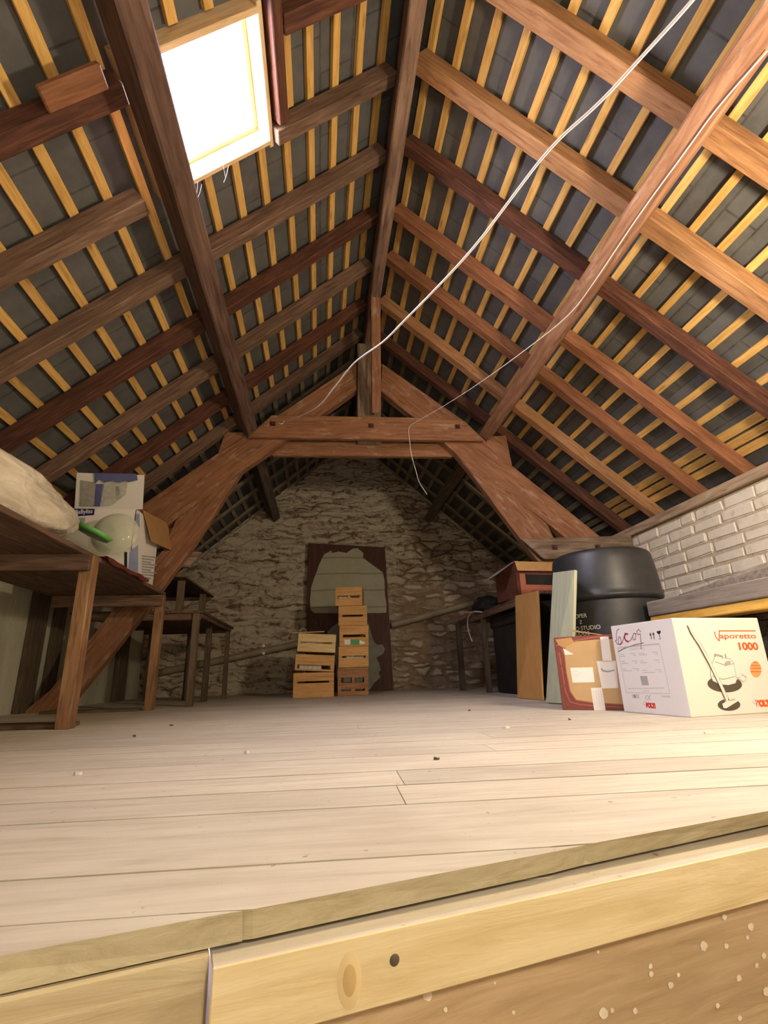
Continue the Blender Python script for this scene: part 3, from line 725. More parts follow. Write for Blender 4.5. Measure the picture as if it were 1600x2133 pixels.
# strut from the king post foot up to the ridge
b0 = Vector((XR+.04, YT-.06, 2.57)); b1 = Vector((XR+.0, YT-.60, 3.42))
o = beam('ridge_brace', b0, b1, .085, .06, (0, -1, 0), MT['truss'], TR, bev=.005, wob=.003)
for s, z, y in ((-.914, 2.468, 0), (-.002, 2.464, 0), (.825, 2.467, 0), (1.626, 1.278, 0), (2.031, 1.276, 0)):
    c = Vector((XR, YT, 0))+TX*s+Vector((0, 0, z))
    m = frame(c-TN_*.0, TX, -TN_)
    bm = bmesh.new(); add_box(bm, -.024, .024, -.022, .022, 0, .006, .001); r = bmesh.ops.create_cone(bm, cap_ends=True, segments=6, radius1=.016, radius2=.015, depth=.016, matrix=Matrix.Translation((0, 0, .012)))
    bm_obj('bolt', bm, MT['iron'], m, TR)
c = Vector((XR, YT, 0))+TX*(-.855)+Vector((0, 0, 2.47))-TN_*.02
tube('cable_hook', [c+TN_*.02, c, c+Vector((.02, 0, -.015)), c+Vector((.04, 0, .0)), c+Vector((.045, .0, .02))], .004, MT['reflect'], TR)

# ================================================================ CORDS
def depth_path(pts, d0, d1, rad, name):
    L = [0]
    for a, b in zip(pts, pts[1:]): L.append(L[-1]+math.hypot(b[0]-a[0], b[1]-a[1]))
    out = []
    for (u, v), l in zip(pts, L):
        t = l/L[-1]; d = 1/((1-t)/d0+t/d1); r = ray(u, v)/FPX; out.append(CAMLOC+r*d)
    return out
c1 = [(585, 882), (620, 870), (665, 848), (690, 815), (710, 790), (735, 757), (765, 735), (800, 712), (840, 670), (900, 610), (985, 520), (1060, 420), (1150, 300), (1250, 215), (1335, 120), (1445, 0), (1500, -70)]
dd = 4.27*CF.y+.3
p = depth_path(c1, 4.62, 1.15, .004, 'c')
o = tube('long_cord', p, [.0045]*6+[.0048]*11, MT['white_cord']); tag(o, 'long white cord stretched from the collar plank up towards the upper right', 'cord')
# second cord: along the right purlin, across to the collar, then dangling
pur = []
for (u, v) in [(1600, 105), (1500, 215), (1440, 300), (1340, 435), (1270, 540), (1240, 585), (1190, 655)]:
    nn = Vector((-SA, 0, -CA)); pp = Vector((XR+1.13, 0, 2.345))
    pur.append(onpl(u, v, pp, Vector((SA, 0, CA)))+nn*.006)
a = pur[-1]; b = onpl(850, 888, Vector((XR, YT, 0))-TN_*.012, TN_)
mid = [a.lerp(b, t)+Vector((0, 0, -.05*math.sin(math.pi*t))) for t in (.2, .45, .7, .92)]
dn = [onpl(u, v, Vector((XR, YT+.0, 0))-TN_*.015, TN_) for u, v in ((853, 915), (857, 950), (868, 985), (872, 1005), (890, 1030))]
o = tube('thin_cord', pur+mid+[b]+dn, .0026, MT['white_cord']); tag(o, 'thin white cord along the right purlin, dangling below the collar', 'cord')
# cobwebs at the skylight
def web(pts_list, label, y=None):
    par = None
    for k, pts in enumerate(pts_list):
        q = [onpl(u, v, roofpt(-1, 1, 0, -.01), Vector((-SA, 0, CA))) for u, v in pts]
        o = tube('cobweb' if par is None else 'thread', q, .0007, MT['web'], par)
        if par is None: par = tag(o, label, 'cobweb')
web([[(400, 385), (404, 410), (398, 440)], [(412, 380), (410, 415), (402, 448)], [(420, 384), (418, 400), (412, 412)], [(386, 395), (390, 430)]], 'cobweb threads hanging from the lower corner of the skylight')
web([[(465, 345), (470, 370)], [(476, 345), (472, 368), (466, 380)]], 'small cobweb wisp under the lower frame of the skylight')
web([[(285, 90), (325, 118)], [(288, 98), (312, 128)], [(295, 88), (335, 108)]], 'cobweb threads across the upper left corner of the skylight')

BIG[0] = False
o = beam('wall_plate', (WL+.045, -1.0, 1.25), (WL+.045, 8.0, 1.25), .08, .08, (0, 0, 1), MT['stud'], bev=.006); tag(o, 'dark wall plate on top of the left wall', 'wall plate')
# ================================================================ LEFT BENCHES
def bench(name, x0, x1, y0, y1, z, th, planks, legs, rails, label, matl=None, legz0=0):
    t = empty(name, ((x0+x1)/2, (y0+y1)/2, legz0), 0, label=label, cat='workbench')
    bm = bmesh.new(); w = (x1-x0)/planks
    for k in range(planks):
        dz = random.uniform(-.003, .003)
        add_box(bm, y0+random.uniform(-.01, .01), y1+random.uniform(-.01, .01), x0+k*w+.003, x0+(k+1)*w-.003, z-th+dz, z+dz, .003)
    # local X along world Y so the grain runs along the bench
    Mm = Matrix(((0, 1, 0, 0), (1, 0, 0, 0), (0, 0, 1, 0), (0, 0, 0, 1)))
    bm2 = bm_obj('bench_top', bm, MT['table'], Mm, t)
    for (lx, ly, wx, wy) in legs: beam('leg', (lx, ly, legz0+.0), (lx, ly, z-th), wx, wy, (0, 1, 0), matl or MT['leg'], t, bev=.004, wob=.003)
    for (ax, ay, bx, by, zc, hh, tt) in rails: beam('rail', (ax, ay, zc), (bx, by, zc), tt, hh, (0, 0, 1), MT['table'], t, wob=.003)
    return t
TA = bench('workbench', -2.35, -1.40, 1.75, 4.80, .994, .03, 5, [(-1.37-.02, 3.19, .075, .085), (-1.43, 4.76, .07, .07)],
      [(-2.2, 3.13, -1.36, 3.13, .915, .10, .03), (-2.3, 4.70, -1.40, 4.70, .91, .10, .03), (-2.2, 2.0, -1.40, 2.0, .915, .09, .03)], 'near rough plank workbench on the left with the plastic sack on it')
TB = bench('workbench', -2.35, -1.13, 5.12, 6.92, .872, .025, 6, [(-1.20, 5.16, .06, .07), (-1.27, 6.12, .06, .06), (-1.18, 6.80, .05, .06), (-2.1, 6.80, .06, .06), (-1.62, 6.80, .10, .05)],
      [(-2.2, 6.80, -1.15, 6.80, .82, .07, .03), (-2.2, 5.17, -1.16, 5.17, .82, .07, .03), (-1.16, 5.17, -1.16, 6.85, .83, .05, .02)], 'far lower workbench on the left reaching to the stone wall', MT['stud'])
TC = bench('shelf_unit', -2.05, -1.33, 5.13, 6.55, 1.225, .022, 3, [(-1.42, 5.35, .07, .04), (-1.40, 6.25, .07, .04), (-1.95, 6.40, .06, .04)], [(-2.0, 6.5, -1.35, 6.5, 1.18, .045, .02)], 'dark raised shelf standing on the far lower workbench', MT['stud'], .882)
TC['category'] = 'shelf'
# studs and boards against the left wall
for i, (u0, u1, v, zt, m) in enumerate([(28, 58, 1490, .93, 'stud'), (82, 100, 1484, .92, 'stud'), (231, 250, 1476, .72, 'stud')]):
    a = PX(u0, v, WL+.03); b_ = PX(u1, v, WL+.03); yy = (a.y+b_.y)/2; w = max(.08, abs(b_.y-a.y))
    o = beam('wall_stud', (WL+.035, yy, 0), (WL+.035, yy, zt+.25), .055, w, (0, 1, 0), MT[m], wob=.004)
    tag(o, ['grey-brown upright stud against the left wall, nearest one', 'grey-brown upright stud behind the near bench leg', 'dark upright stud between pale panels behind the benches'][i], 'stud')
o = beam('floor_plank', (-1.42, 3.30, .012), (-2.28, 3.42, .012), .22, .024, (0, 0, 1), MT['table'], wob=.002); tag(o, 'loose dark plank lying on the floor under the near workbench', 'plank')
o = beam('floor_plank', (-1.5, 4.72, .012), (-2.27, 4.78, .012), .12, .024, (0, 0, 1), MT['stud'], wob=.002); tag(o, 'thin plank on the floor beside the second bench leg', 'plank')

# ---- plastic sack
def blob(name, c, rad, mat, amp, fr, seed, sub=5, flat=None, pw=1.0):
    bm = bmesh.new(); bmesh.ops.create_icosphere(bm, subdivisions=sub, radius=1)
    for v in bm.verts:
        n = v.co.normalized(); k = 1+amp*noise.fractal(n*fr+Vector((seed, 0, 0)), 1.0, 2.0, 4)
        q = Vector([math.copysign(abs(n[i])**pw, n[i])*rad[i]*k for i in range(3)])
        if flat is not None: q.z = max(q.z, flat)
        v.co = q
    return bm_obj(name, bm, mat, Matrix.Translation(Vector(c)), None, True)
o = blob('plastic_sack', (-1.74, 2.55, 1.120), (.33, .84, .215), MT['bag'], .13, 1.7, 4.2, 6, -.120, .85); tag(o, 'large milky plastic sack slumped on the near workbench', 'sack')
# ---- white appliance box
def carton(name, p, ax, ay, h, mat, label, cat='box', th=.004, open_top=False, wallmat=None):
    """closed carton: base corner p, edge vectors ax, ay"""
    p, ax, ay = Vector(p), Vector(ax), Vector(ay)
    X = ax.normalized(); Z = Vector((0, 0, 1)); m = frame(p, X, Z)
    w = ax.length; d = ay.dot(m.col[1].to_3d())
    bm = bmesh.new()
    y0, y1 = min(0, d), max(0, d)
    if open_top:
        add_box(bm, 0, w, y0, y0+th, 0, h); add_box(bm, 0, w, y1-th, y1, 0, h); add_box(bm, 0, th, y0, y1, 0, h); add_box(bm, w-th, w, y0, y1, 0, h); add_box(bm, 0, w, y0, y1, 0, th)
    else: add_box(bm, 0, w, y0, y1, 0, h, .003)
    o = bm_obj(name, bm, mat, m); tag(o, label, cat)
    return o, m
BX = carton('appliance_box', (-2.06, 4.20, 1.0), (.53, 0, 0), (0, .62, 0), .60, MT['paper'], 'tall white box with blue print and raised lid flap on the near workbench', open_top=True)[0]
fb = Face((-2.06, 4.20, 1.0), (0, -1, 0), (1, 0, 0), BX)
h0, h1 = PY(155, 1060, 4.20), PY(297, 1061, 4.20); g1, g0 = PY(301, 990, 4.0), PY(160, 985, 3.95)
q4 = [h0, h1, g1, g0]; fn = (h1-h0).cross(g0-h0).normalized()
flap = mesh('lid_flap', q4+[q-fn*.004 for q in q4], [(0, 1, 2, 3), (4, 5, 6, 7), (0, 1, 5, 4), (1, 2, 6, 5), (2, 3, 7, 6), (3, 0, 4, 7)], MT['paper'], None, BX)
fl = Face(h0, fn, (1, 0, 0), BX)
for pl_ in ([(197, 985), (285, 987), (287, 1000), (268, 1004), (262, 1000), (250, 1005), (235, 1001), (218, 1005), (207, 998), (197, 1010)], [(200, 1008), (214, 1008), (208, 1055), (195, 1055)]): fl.polys('blue_patch', [pl_], MT['blue'])
for pl_ in ([(168, 1000), (199, 1005), (196, 1055), (166, 1055)], [(240, 1012), (248, 1013), (250, 1030), (243, 1034)]): fl.polys('grey_patch', [pl_], MT['grey_print2'], .0009)
fl.polys('pale_patch', [[(218, 1006), (266, 1006), (262, 1030), (232, 1053), (208, 1055)]], MT['blue_white'], .0005)
fb.polys('name_strip', [[(154, 1058), (198, 1056), (196, 1073), (156, 1076)]], MT['navy'])
fb.text('box_name', 'BaByliss', 157, 1067, 193, 1065, 9, MT['paper'], .0006, .0018)
for pl_ in ([(270, 1150), (288, 1135), (288, 1200), (266, 1200)], [(284, 1070), (291, 1070), (291, 1100), (283, 1090)]): fb.polys('blue_patch', [pl_], MT['blue_pale'])
fb.polys('dark_line', [[(259, 1150), (265, 1150), (265, 1200), (259, 1200)]], MT['print_black'])
fb.polys('photo_print', [[(156, 1080), (178, 1078), (176, 1095), (158, 1100)]], MT['grey_print2'])
fs = Face((-1.53, 4.20, 1.0), (1, 0, 0), (0, 1, 0), BX)
lbl = []
for k in range(9): lbl.append([(295, 1158+k*5.5), (326-(k % 3)*6, 1161.5+k*5.4)])
fs.stroke('text_line', lbl, 1.0, MT['print_grey'])

# brown side flap folded down over the side
q = [fs.at(297, 1063), fs.at(345, 1088), fs.at(353, 1152), fs.at(299, 1128)]
fm = Matrix((fs.x, fs.y, fs.n)).transposed().to_4x4(); fm.translation = fs.p+fs.n*.004
vs = [(q[0][0], q[0][1], 0), (q[1][0], q[1][1], .0), (q[2][0], q[2][1], .07), (q[3][0], q[3][1], .06)]
mesh('side_flap', vs+[(a, b, c+.004) for a, b, c in vs], [(0, 1, 2, 3), (4, 5, 6, 7), (0, 1, 5, 4), (1, 2, 6, 5), (2, 3, 7, 6), (3, 0, 4, 7)], MT['cardboard'], fm, BX)
# ---- clear round lid, green tray, red cloth
c = PY(238, 1110, 3.97)
o = lathe('clear_bowl', [(.0, .065), (.06, .062), (.11, .048), (.15, .018), (.168, -.01), (.172, -.012), (.172, -.016), (.166, -.014), (.148, .014), (.108, .044), (.06, .058), (0, .061)], MT['clear'], frame(c, (1, 0, 0), (.25, -1, .15)), None, 64)
tag(o, 'clear round plastic bowl leaning against the white appliance box', 'bowl')
ga = PY(193, 1113, 3.60)
o = lathe('green_tray', [(0, 0), (.105, 0), (.125, .022), (.130, .022), (.11, -.006), (0, -.006)], MT['green_plastic'], frame(ga+Vector((0, .0, .0)), (1, 0, -.42), (.42, .12, 1)), None, 48); tag(o, 'bright green shallow plastic tray tilted beside the clear bowl', 'tray')
def cloth():
    bm = bmesh.new(); nu, nv = 30, 24; g = []
    for i in range(nu+1):
        row = []
        for k in range(nv+1):
            y = 3.35+.80*i/nu; t = k/nv
            d = .335*t
            if d < .30: x, z = -1.66+d, 1.002+.03*max(0, noise.noise(Vector((y*5, d*9, 0))))+.075*math.exp(-((y-3.72)/.25)**2)*math.exp(-((d-.05)/.1)**2)
            else: x, z = -1.36+.01*math.sin(y*23), 1.006-(d-.30)*1.0
            row.append(bm.verts.new((x+.008*noise.noise(Vector((y*9, t*4, 4))), y+.02*noise.noise(Vector((t*6, y*3, 1))), z)))
        g.append(row)
    for i in range(nu):
        for k in range(nv): bm.faces.new((g[i][k], g[i+1][k], g[i+1][k+1], g[i][k+1]))
    r = bmesh.ops.solidify(bm, geom=list(bm.faces), thickness=.006)
    return bm_obj('red_cloth', bm, MT['red_cloth'], Matrix.Identity(4), None, True)
tag(cloth(), 'faded red cloth draped over the front edge of the near workbench', 'cloth')

BIG[0] = True
# ================================================================ BACK WALL THINGS
def panelpt(u, v, y0=6.86, y1=6.97, off=0):
    n = Vector((0, -1, -(y1-y0)/2.0*-1)); n = Vector((0, -2.02, (y1-y0))).normalized()
    return onpl(u, v, Vector((0, y0, 0))+n*off, n), n
pc = [panelpt(u, v)[0] for u, v in ((642, 1131), (802, 1140), (820, 1437.5), (635, 1443.5))]
pn = panelpt(0, 0)[1]
up_ = (pc[0]-pc[3]).normalized(); rt = up_.cross(pn)
pm = Matrix((up_, pn.cross(up_), pn)).transposed().to_4x4(); pm.translation = pc[3]
bm = bmesh.new(); inv = pm.inverted()
fv = [bm.verts.new(inv @ q_) for q_ in pc]; f = bm.faces.new(fv); r = bmesh.ops.extrude_face_region(bm, geom=[f])
for v in r['geom']:
    if isinstance(v, bmesh.types.BMVert): v.co.z -= .02
PN = bm_obj('door_panel', bm, MT['door_panel'], pm); tag(PN, 'dark brown panel leaning against the stone wall behind the crates', 'panel')
fp = Face(panelpt(700, 1300)[0], pn, (1, 0, 0), PN)
t1 = [(683, 1151), (690, 1147), (692, 1152), (705, 1149), (722, 1152), (735, 1143), (745, 1142), (757, 1152), (756, 1162), (775, 1176), (797, 1192), (801, 1208), (802, 1240), (805, 1258), (805, 1276), (790, 1277), (655, 1277), (647, 1270), (646, 1250), (648, 1225), (654, 1205), (661, 1188), (664, 1178), (671, 1163), (676, 1154)]
def torn(pts, mat, name, label, lift):
    o = fp.polys(name, [pts], mat, lift, .002); 
    m = WM[o.name]; o.parent = None; o.matrix_basis = m; tag(o, label, 'torn lining'); return o
torn(t1, MT['torn'], 'torn_lining', 'large torn beige lining sheet stuck to the dark panel above the crates', .001)
t2 = [(682, 1316), (690, 1308), (703, 1298), (720, 1293), (768, 1300), (772, 1315), (778, 1335), (785, 1343), (797, 1343), (802, 1352), (798, 1362), (784, 1370), (790, 1382), (793, 1395), (788, 1402), (793, 1410), (780, 1422), (770, 1436), (762, 1440), (705, 1440), (700, 1390), (690, 1340)]
torn(t2, MT['torn_grey'], 'torn_lining', 'grey torn lining piece on the dark panel behind the taller crate stack', .001)
# drain pipe along the back wall
o = tube('drain_pipe', [PY(u, v, 6.99) for u, v in ((300, 1407), (350, 1397), (450, 1377), (550, 1356), (650, 1335))], .045, MT['pipe'], n=12); tag(o, 'grey pipe sloping along the stone wall left of the crates', 'pipe')
pt = o
for v in (1345, 1361):
    q_ = PY(549, v, 6.935); lathe('reflective_tag', [(0, .004), (.018, .004), (.02, 0)], MT['reflect'], frame(q_, (1, 0, 0), (0, -1, 0)), pt, 16)
o = tube('drain_pipe', [PY(u, v, 6.98) for u, v in ((815, 1302), (870, 1288), (930, 1271), (985, 1255))], .045, MT['pipe'], n=12); tag(o, 'grey pipe sloping along the stone wall right of the dark panel', 'pipe')

BIG[0] = False
# ---- fruit crates
def crate(cx, yf, z0, w, h, d, slots, mat, label, grp, rz=0, tilt=0, inner=None):
    t = empty('fruit_crate', (cx, yf+d/2, z0), rz, label=label, cat='crate', group=grp)
    if tilt:
        t.rotation_euler.y = tilt; WM[t.name] = Matrix.Translation((cx, yf+d/2, z0)) @ Matrix.Rotation(rz, 4, 'Z') @ Matrix.Rotation(tilt, 4, 'Y')
    B = WM[t.name]
    def part(name, fn, m=None):
        bm = bmesh.new(); fn(bm); return bm_obj(name, bm, m or mat, B, t)
    th = .007
    # slots: list of (z0,z1,[(x0,x1)..]) fractions
    def endp(y):
        def fn(bm):
            zs = 0
            for (a, b_, xs) in slots:
                if a > zs: add_box(bm, -w/2, w/2, y, y+th, zs*h, a*h, .001)
                px = 0
                for (x0, x1) in xs+[(1, 1)]:
                    if x0 > px: add_box(bm, -w/2+px*w, -w/2+x0*w, y, y+th, a*h, b_*h)
                    px = x1
                zs = b_
            add_box(bm, -w/2, w/2, y, y+th, zs*h, h, .001)
        return fn
    part('end_panel', endp(-d/2)); part('end_panel', endp(d/2-th))
    def side(x):
        def fn(bm):
            k = 3 if h > .22 else 2; g = .02
            bh = (h-g*(k-1))/k
            for i in range(k): add_box(bm, x, x+.005, -d/2+th, d/2-th, i*(bh+g), i*(bh+g)+bh, .001)
        return fn
    part('side_slats', side(-w/2)); part('side_slats', side(w/2-.005))
    def bot(bm):
        for i in range(4): add_box(bm, -w/2+.006+i*w/4, -w/2+(i+1)*w/4-.008, -d/2+th, d/2-th, .001, .006)
    part('bottom_slats', bot)
    for sx in (-1, 1):
        for sy in (-1, 1):
            part('corner_post', lambda bm: add_box(bm, sx*(w/2-.018)-.011, sx*(w/2-.018)+.011, sy*(d/2-.02)-.011, sy*(d/2-.02)+.011, .006, h-.002))
    if inner:
        def fn(bm):
            for i in range(5): add_box(bm, -w*.4+i*.05, -w*.4+i*.05+.06, -d*.42, d*.3, .01, h*random.uniform(.4, .62), .01)
        part('contents', fn, inner)
    return t
Rz = [0, .322, .568, .815, 1.056, 1.290]
Rx = [(.390, .366), (.402, .362), (.404, .356), (.398, .354), (.368, .335)]
Rs = [[(.16, .24, [(.12, .44), (.56, .88)]), (.46, .64, [(.12, .46), (.54, .86)])],
      [(.44, .54, [(.12, .90)])], [(.42, .56, [(.12, .90)])], [(.44, .54, [(.14, .86)])], [(.40, .54, [(.08, .46), (.54, .90)])]]
rl = ['dark bottom crate of the tall stack, with four openings', 'second crate from the bottom of the tall stack', 'middle crate of the tall stack, with a green and white label', 'second crate from the top of the tall stack', 'topmost crate of the tall stack']
rm = ['crate_dark', 'crate', 'crate', 'crate', 'crate']
for i in range(5):
    t = crate(Rx[i][0], 6.36+(.0 if i < 4 else .0), Rz[i]+.001, Rx[i][1], Rz[i+1]-Rz[i]-.003, .44, Rs[i], MT[rm[i]], rl[i], 'fruit crates', (-.03, -.045, -.02, -.05, -.13)[i], 0, MT['blue_white'] if i in (1, 4) else None)
    if i == 2:
        fc = Face((Rx[i][0], 6.358, Rz[i]), (0, -1, 0), (1, 0, 0), t)
        fc.polys('crate_label', [[(717, 1333), (730, 1332), (730, 1342), (718, 1342)], [(749, 1333), (760, 1338), (760, 1341), (749, 1342)]], MT['paper'], .002)
        fc.polys('crate_label', [[(730, 1332), (749, 1332), (749, 1343), (730, 1343)]], MT['green_label'], .002)
t = crate(-.075, 6.16, 0.001, .462, .272, .46, [(.58, .66, [(.10, .88)])], MT['crate'], 'bottom crate of the short stack, plain wide end board', 'fruit crates', -.02)
t = crate(-.08, 6.14, .290, .45, .180, .46, [(.12, .36, [(.06, .90)])], MT['crate'], 'middle tilted crate of the short stack, with wrappers inside', 'fruit crates', .03, .06, MT['blue_white'])
t = crate(-.05, 6.15, .500, .44, .205, .46, [(.46, .56, [(.08, .90)])], MT['crate_pale'], 'topmost pale crate of the short stack, tilted', 'fruit crates', -.02, .06, MT['blue_white'])
o = beam('loose_slat', PY(608, 1321, 6.3)+Vector((0, 0, .012)), PY(676, 1318, 6.3)+Vector((0, 0, .012)), .05, .012, (0, 0, 1), MT['crate_pale']); tag(o, 'loose pale slat lying on top of the short crate stack', 'slat')
q_ = PY(632, 1316, 6.22)
o = tube('wire_loop', [q_+Vector((.035*math.cos(a_*.5), 0, .01+.03*math.sin(a_*.5))) for a_ in range(-1, 8)], .004, MT['clear']); tag(o, 'small clear hoop on top of the short crate stack', 'hoop')

# ================================================================ RIGHT SIDE
TRt = bench('workbench', 1.87, 3.12, 4.30, 6.95, .905, .03, 5, [(1.90, 5.90, .055, .06), (1.86, 6.88, .07, .05), (3.02, 5.9, .06, .06), (3.02, 6.88, .06, .06)], [(1.88, 4.32, 1.88, 6.9, .85, .05, .02), (1.9, 5.9, 3.05, 5.9, .85, .06, .02)], 'dark workbench against the right wall beyond the barrel', MT['stud'])
bm = bmesh.new(); add_box(bm, 0, .75, 0, 1.45, 0, .80, .015); add_box(bm, -.02, .77, -.02, 1.47, .70, .82, .01)
o = bm_obj('dark_box', bm, MT['dark'], Matrix.Translation((1.97, 4.36, 0))); tag(o, 'black box under the right workbench', 'dark_box')  # box put in to fill the dark region under the bench
# leaning boards
def leanboard(name, b0, b1, t1_, t0_, th, mat, label):
    b0, b1, t1_, t0_ = map(Vector, (b0, b1, t1_, t0_)); up = (t0_-b0).normalized(); n = (b1-b0).cross(up).normalized(); y = n.cross(up)
    m = Matrix((up, y, n)).transposed().to_4x4(); m.translation = b0; inv = m.inverted(); bm = bmesh.new()
    f = bm.faces.new([bm.verts.new(inv @ q) for q in (b0, b1, t1_, t0_)]); r = bmesh.ops.extrude_face_region(bm, geom=[f])
    for v in r['geom']:
        if isinstance(v, bmesh.types.BMVert): v.co.z -= th
    bmesh.ops.bevel(bm, geom=list(bm.edges), offset=.002, segments=1, affect='EDGES')
    return tag(bm_obj(name, bm, mat, m), label, 'board')
leanboard('leaning_board', PZ(1078, 1454, 0.004), PZ(1130, 1458, 0.004), PX(1120, 1230, 1.853), PX(1073, 1241, 1.853), .016, MT['orange_board'], 'orange-brown board leaning against the right workbench')
leanboard('leaning_board', (1.625, 3.76, .006), (1.69, 3.50, .006), PX(1197, 1187, 1.765), PX(1152, 1193, 1.765), .024, MT['green_board'], 'pale green board leaning against the black barrel')
# open red carton on the bench
rc = PZ(1062, 1249, .906)
o, m = carton('open_carton', (1.90, 4.75, .906), (.62, .10, 0), (0, .42, 0), .36, MT['red_dark'], 'red printed carton standing open on the right workbench', open_top=True)
def flap_(vs, mat, name='flap', th=Vector((0, .003, .002))):
    vs = [Vector(v) for v in vs]
    return mesh(name, vs+[v+th for v in vs], [(0, 1, 2, 3), (4, 5, 6, 7), (0, 1, 5, 4), (1, 2, 6, 5), (2, 3, 7, 6), (3, 0, 4, 7)], mat, Matrix.Identity(4), o)
bx = Vector((1.90, 4.75, 1.266)); e1 = Vector((.62, .10, 0))
flap_([bx, bx+Vector((0, .42, 0)), bx+Vector((-.19, .45, -.13)), bx+Vector((-.19, .05, -.13))], MT['blue_white'])
flap_([bx+Vector((0, -.004, 0)), bx+e1+Vector((0, -.004, 0)), bx+e1+Vector((0, -.03, -.09)), bx+Vector((.01, -.03, -.10))], MT['cardboard'])
bm = bmesh.new(); add_box(bm, .04, .58, -.003, 0, .02, .24); bm_obj('window_cut', bm, MT['red_print_light'], m, o)
bm = bmesh.new(); add_box(bm, .10, .56, -.005, -.002, .13, .235); bm_obj('dark_print', bm, MT['dark'], m, o)
o = blob('black_bag', (2.05, 6.15, 1.0), (.17, .25, .12), MT['dark'], .25, 1.6, 8.1, 4, -.093); tag(o, 'small black bag on the far end of the right workbench', 'bag')
o = tube('white_cable', [PX(u, v, 1.85) for u, v in ((955, 1277), (985, 1274), (1010, 1276), (990, 1272), (978, 1278), (973, 1295), (976, 1318), (984, 1336))], .006, MT['white_cord']); tag(o, 'white cable end dangling off the right workbench', 'cable')
# ---- barrel
BC = Vector((2.20, 3.725, 0))
prof = [(0, 0), (.352, 0), (.36, .01), (.368, .35), (.372, .700), (.392, .712), (.402, .728), (.402, .742), (.392, .752), (.394, .79), (.385, .90), (.372, 1.0), (.364, 1.05), (.352, 1.072), (.335, 1.082), (.30, 1.084), (0, 1.084)]
BR = lathe('barrel', prof, MT['black_plastic'], Matrix.Translation(BC), None, 96); tag(BR, 'big black plastic barrel standing upside down by the brick wall', 'barrel')
md = BR.modifiers.new('b', 'EDGE_SPLIT'); md.split_angle = R(50)
def barrel_text(s, u, v, hpx, name='lettering'):
    # place on the near cylinder surface
    r = ray(u, v).normalized(); rr = .3705; o_ = CAMLOC-BC; a_ = r.x**2+r.y**2; b_ = 2*(o_.x*r.x+o_.y*r.y); c_ = o_.x**2+o_.y**2-rr**2
    disc = b_*b_-4*a_*c_
    if disc < 0: return
    t = (-b_-math.sqrt(disc))/(2*a_); P = CAMLOC+r*t; th0 = math.atan2(P.y-BC.y, P.x-BC.x); z0 = P.z
    h = hpx/FPX*t
    o = text_mesh(name, s, h*1.35, MT['barrel_print'], Matrix.Translation(BC), BR, 0, 1, 0, 'LEFT')
    xs = [v_.co.x for v_ in o.data.vertices]; x1 = max(xs)
    for v_ in o.data.vertices:
        th = th0+(v_.co.x-x1)/rr; z = z0+v_.co.y; v_.co = Vector((math.cos(th)*(rr+.002), math.sin(th)*(rr+.002), z))
barrel_text('EUROPER', 1223, 1282, 8); barrel_text('Z', 1213, 1296, 7); barrel_text('STUDIO STUDIO', 1251, 1306, 8); barrel_text('LIDO3', 1228, 1319, 8)
# star-shaped chip near the top
q_ = None
# ---- stack of slab, yellow plank and chest along the brick wall
def yl(x): return x
ea, eb = Vector((2.245, 3.31, 0)), Vector((2.36, .9, 0))
def stackslab(name, z0, z1, inset, mat, label, wob=.004, end=0):
    d = (eb-ea).normalized(); nr = Vector((-d.y, d.x, 0))
    if nr.x < 0: nr = -nr
    a = ea+d*end+nr*inset; b = eb+nr*inset; wd = .86-inset
    o = beam(name, a+nr*wd/2+Vector((0, 0, (z0+z1)/2)), b+nr*wd/2+Vector((0, 0, (z0+z1)/2)), wd, z1-z0, (0, 0, 1), mat, bev=.006, wob=wob)
    return tag(o, label, 'slab')
stackslab('wood_slab', .562, .662, 0, MT['slab'], 'thick grey weathered slab on the yellow plank by the brick wall')
stackslab('yellow_plank', .505, .560, .008, MT['yellow'], 'yellow-orange plank under the grey slab by the brick wall', .002)['category'] = 'plank'
def warped():
    bm = bmesh.new(); nu = 30; rows_ = []
    for i in range(nu+1):
        y = 3.02-2.2*i/nu; h = .014+.085*max(0, math.sin(min(1, i/nu*1.5)*math.pi*.66))
        rows_.append([bm.verts.new((x, y, z)) for x, z in ((2.285+.03*i/nu, .664), (2.285+.03*i/nu, .664+h*.55), (2.33+.03*i/nu, .664+h), (3.02, .664+h), (3.02, .664))])
    for i in range(nu):
        for k in range(5): bm.faces.new((rows_[i][k], rows_[i+1][k], rows_[i+1][(k+1) % 5], rows_[i][(k+1) % 5]))
    bm.faces.new(rows_[0]); bm.faces.new(rows_[-1][::-1])
    return bm_obj('warped_board', bm, MT['slab'], Matrix.Identity(4))
tag(warped(), 'thin warped board bulging on top of the grey slab', 'board')
bm = bmesh.new(); add_box(bm, 2.45, 3.15, .8, 3.28, 0, .47, .01); add_box(bm, 2.44, 3.16, .78, 3.30, .47, .503, .006)
o = bm_obj('chest', bm, wood('dark_chest', (.07, .055, .04), (.025, .018, .015), (.16, .135, .10), .4, .9, False, .7, .6, 0), Matrix.Identity(4)); tag(o, 'long dark chest below the yellow plank', 'chest')  # one dark brown wood tone over the whole chest

# ---- white steam-cleaner carton
a = Vector((1.745, 2.392, 0)); rdir = Vector((.989, .146, 0)).normalized(); ldir = Vector((-.146, .989, 0)).normalized()
VB, m = carton('appliance_carton', a, rdir*.556, ldir*.455, .466, MT['cream_card'], 'white steam cleaner carton, tinted cream for lamplight, on the floor, front right', th=.004)
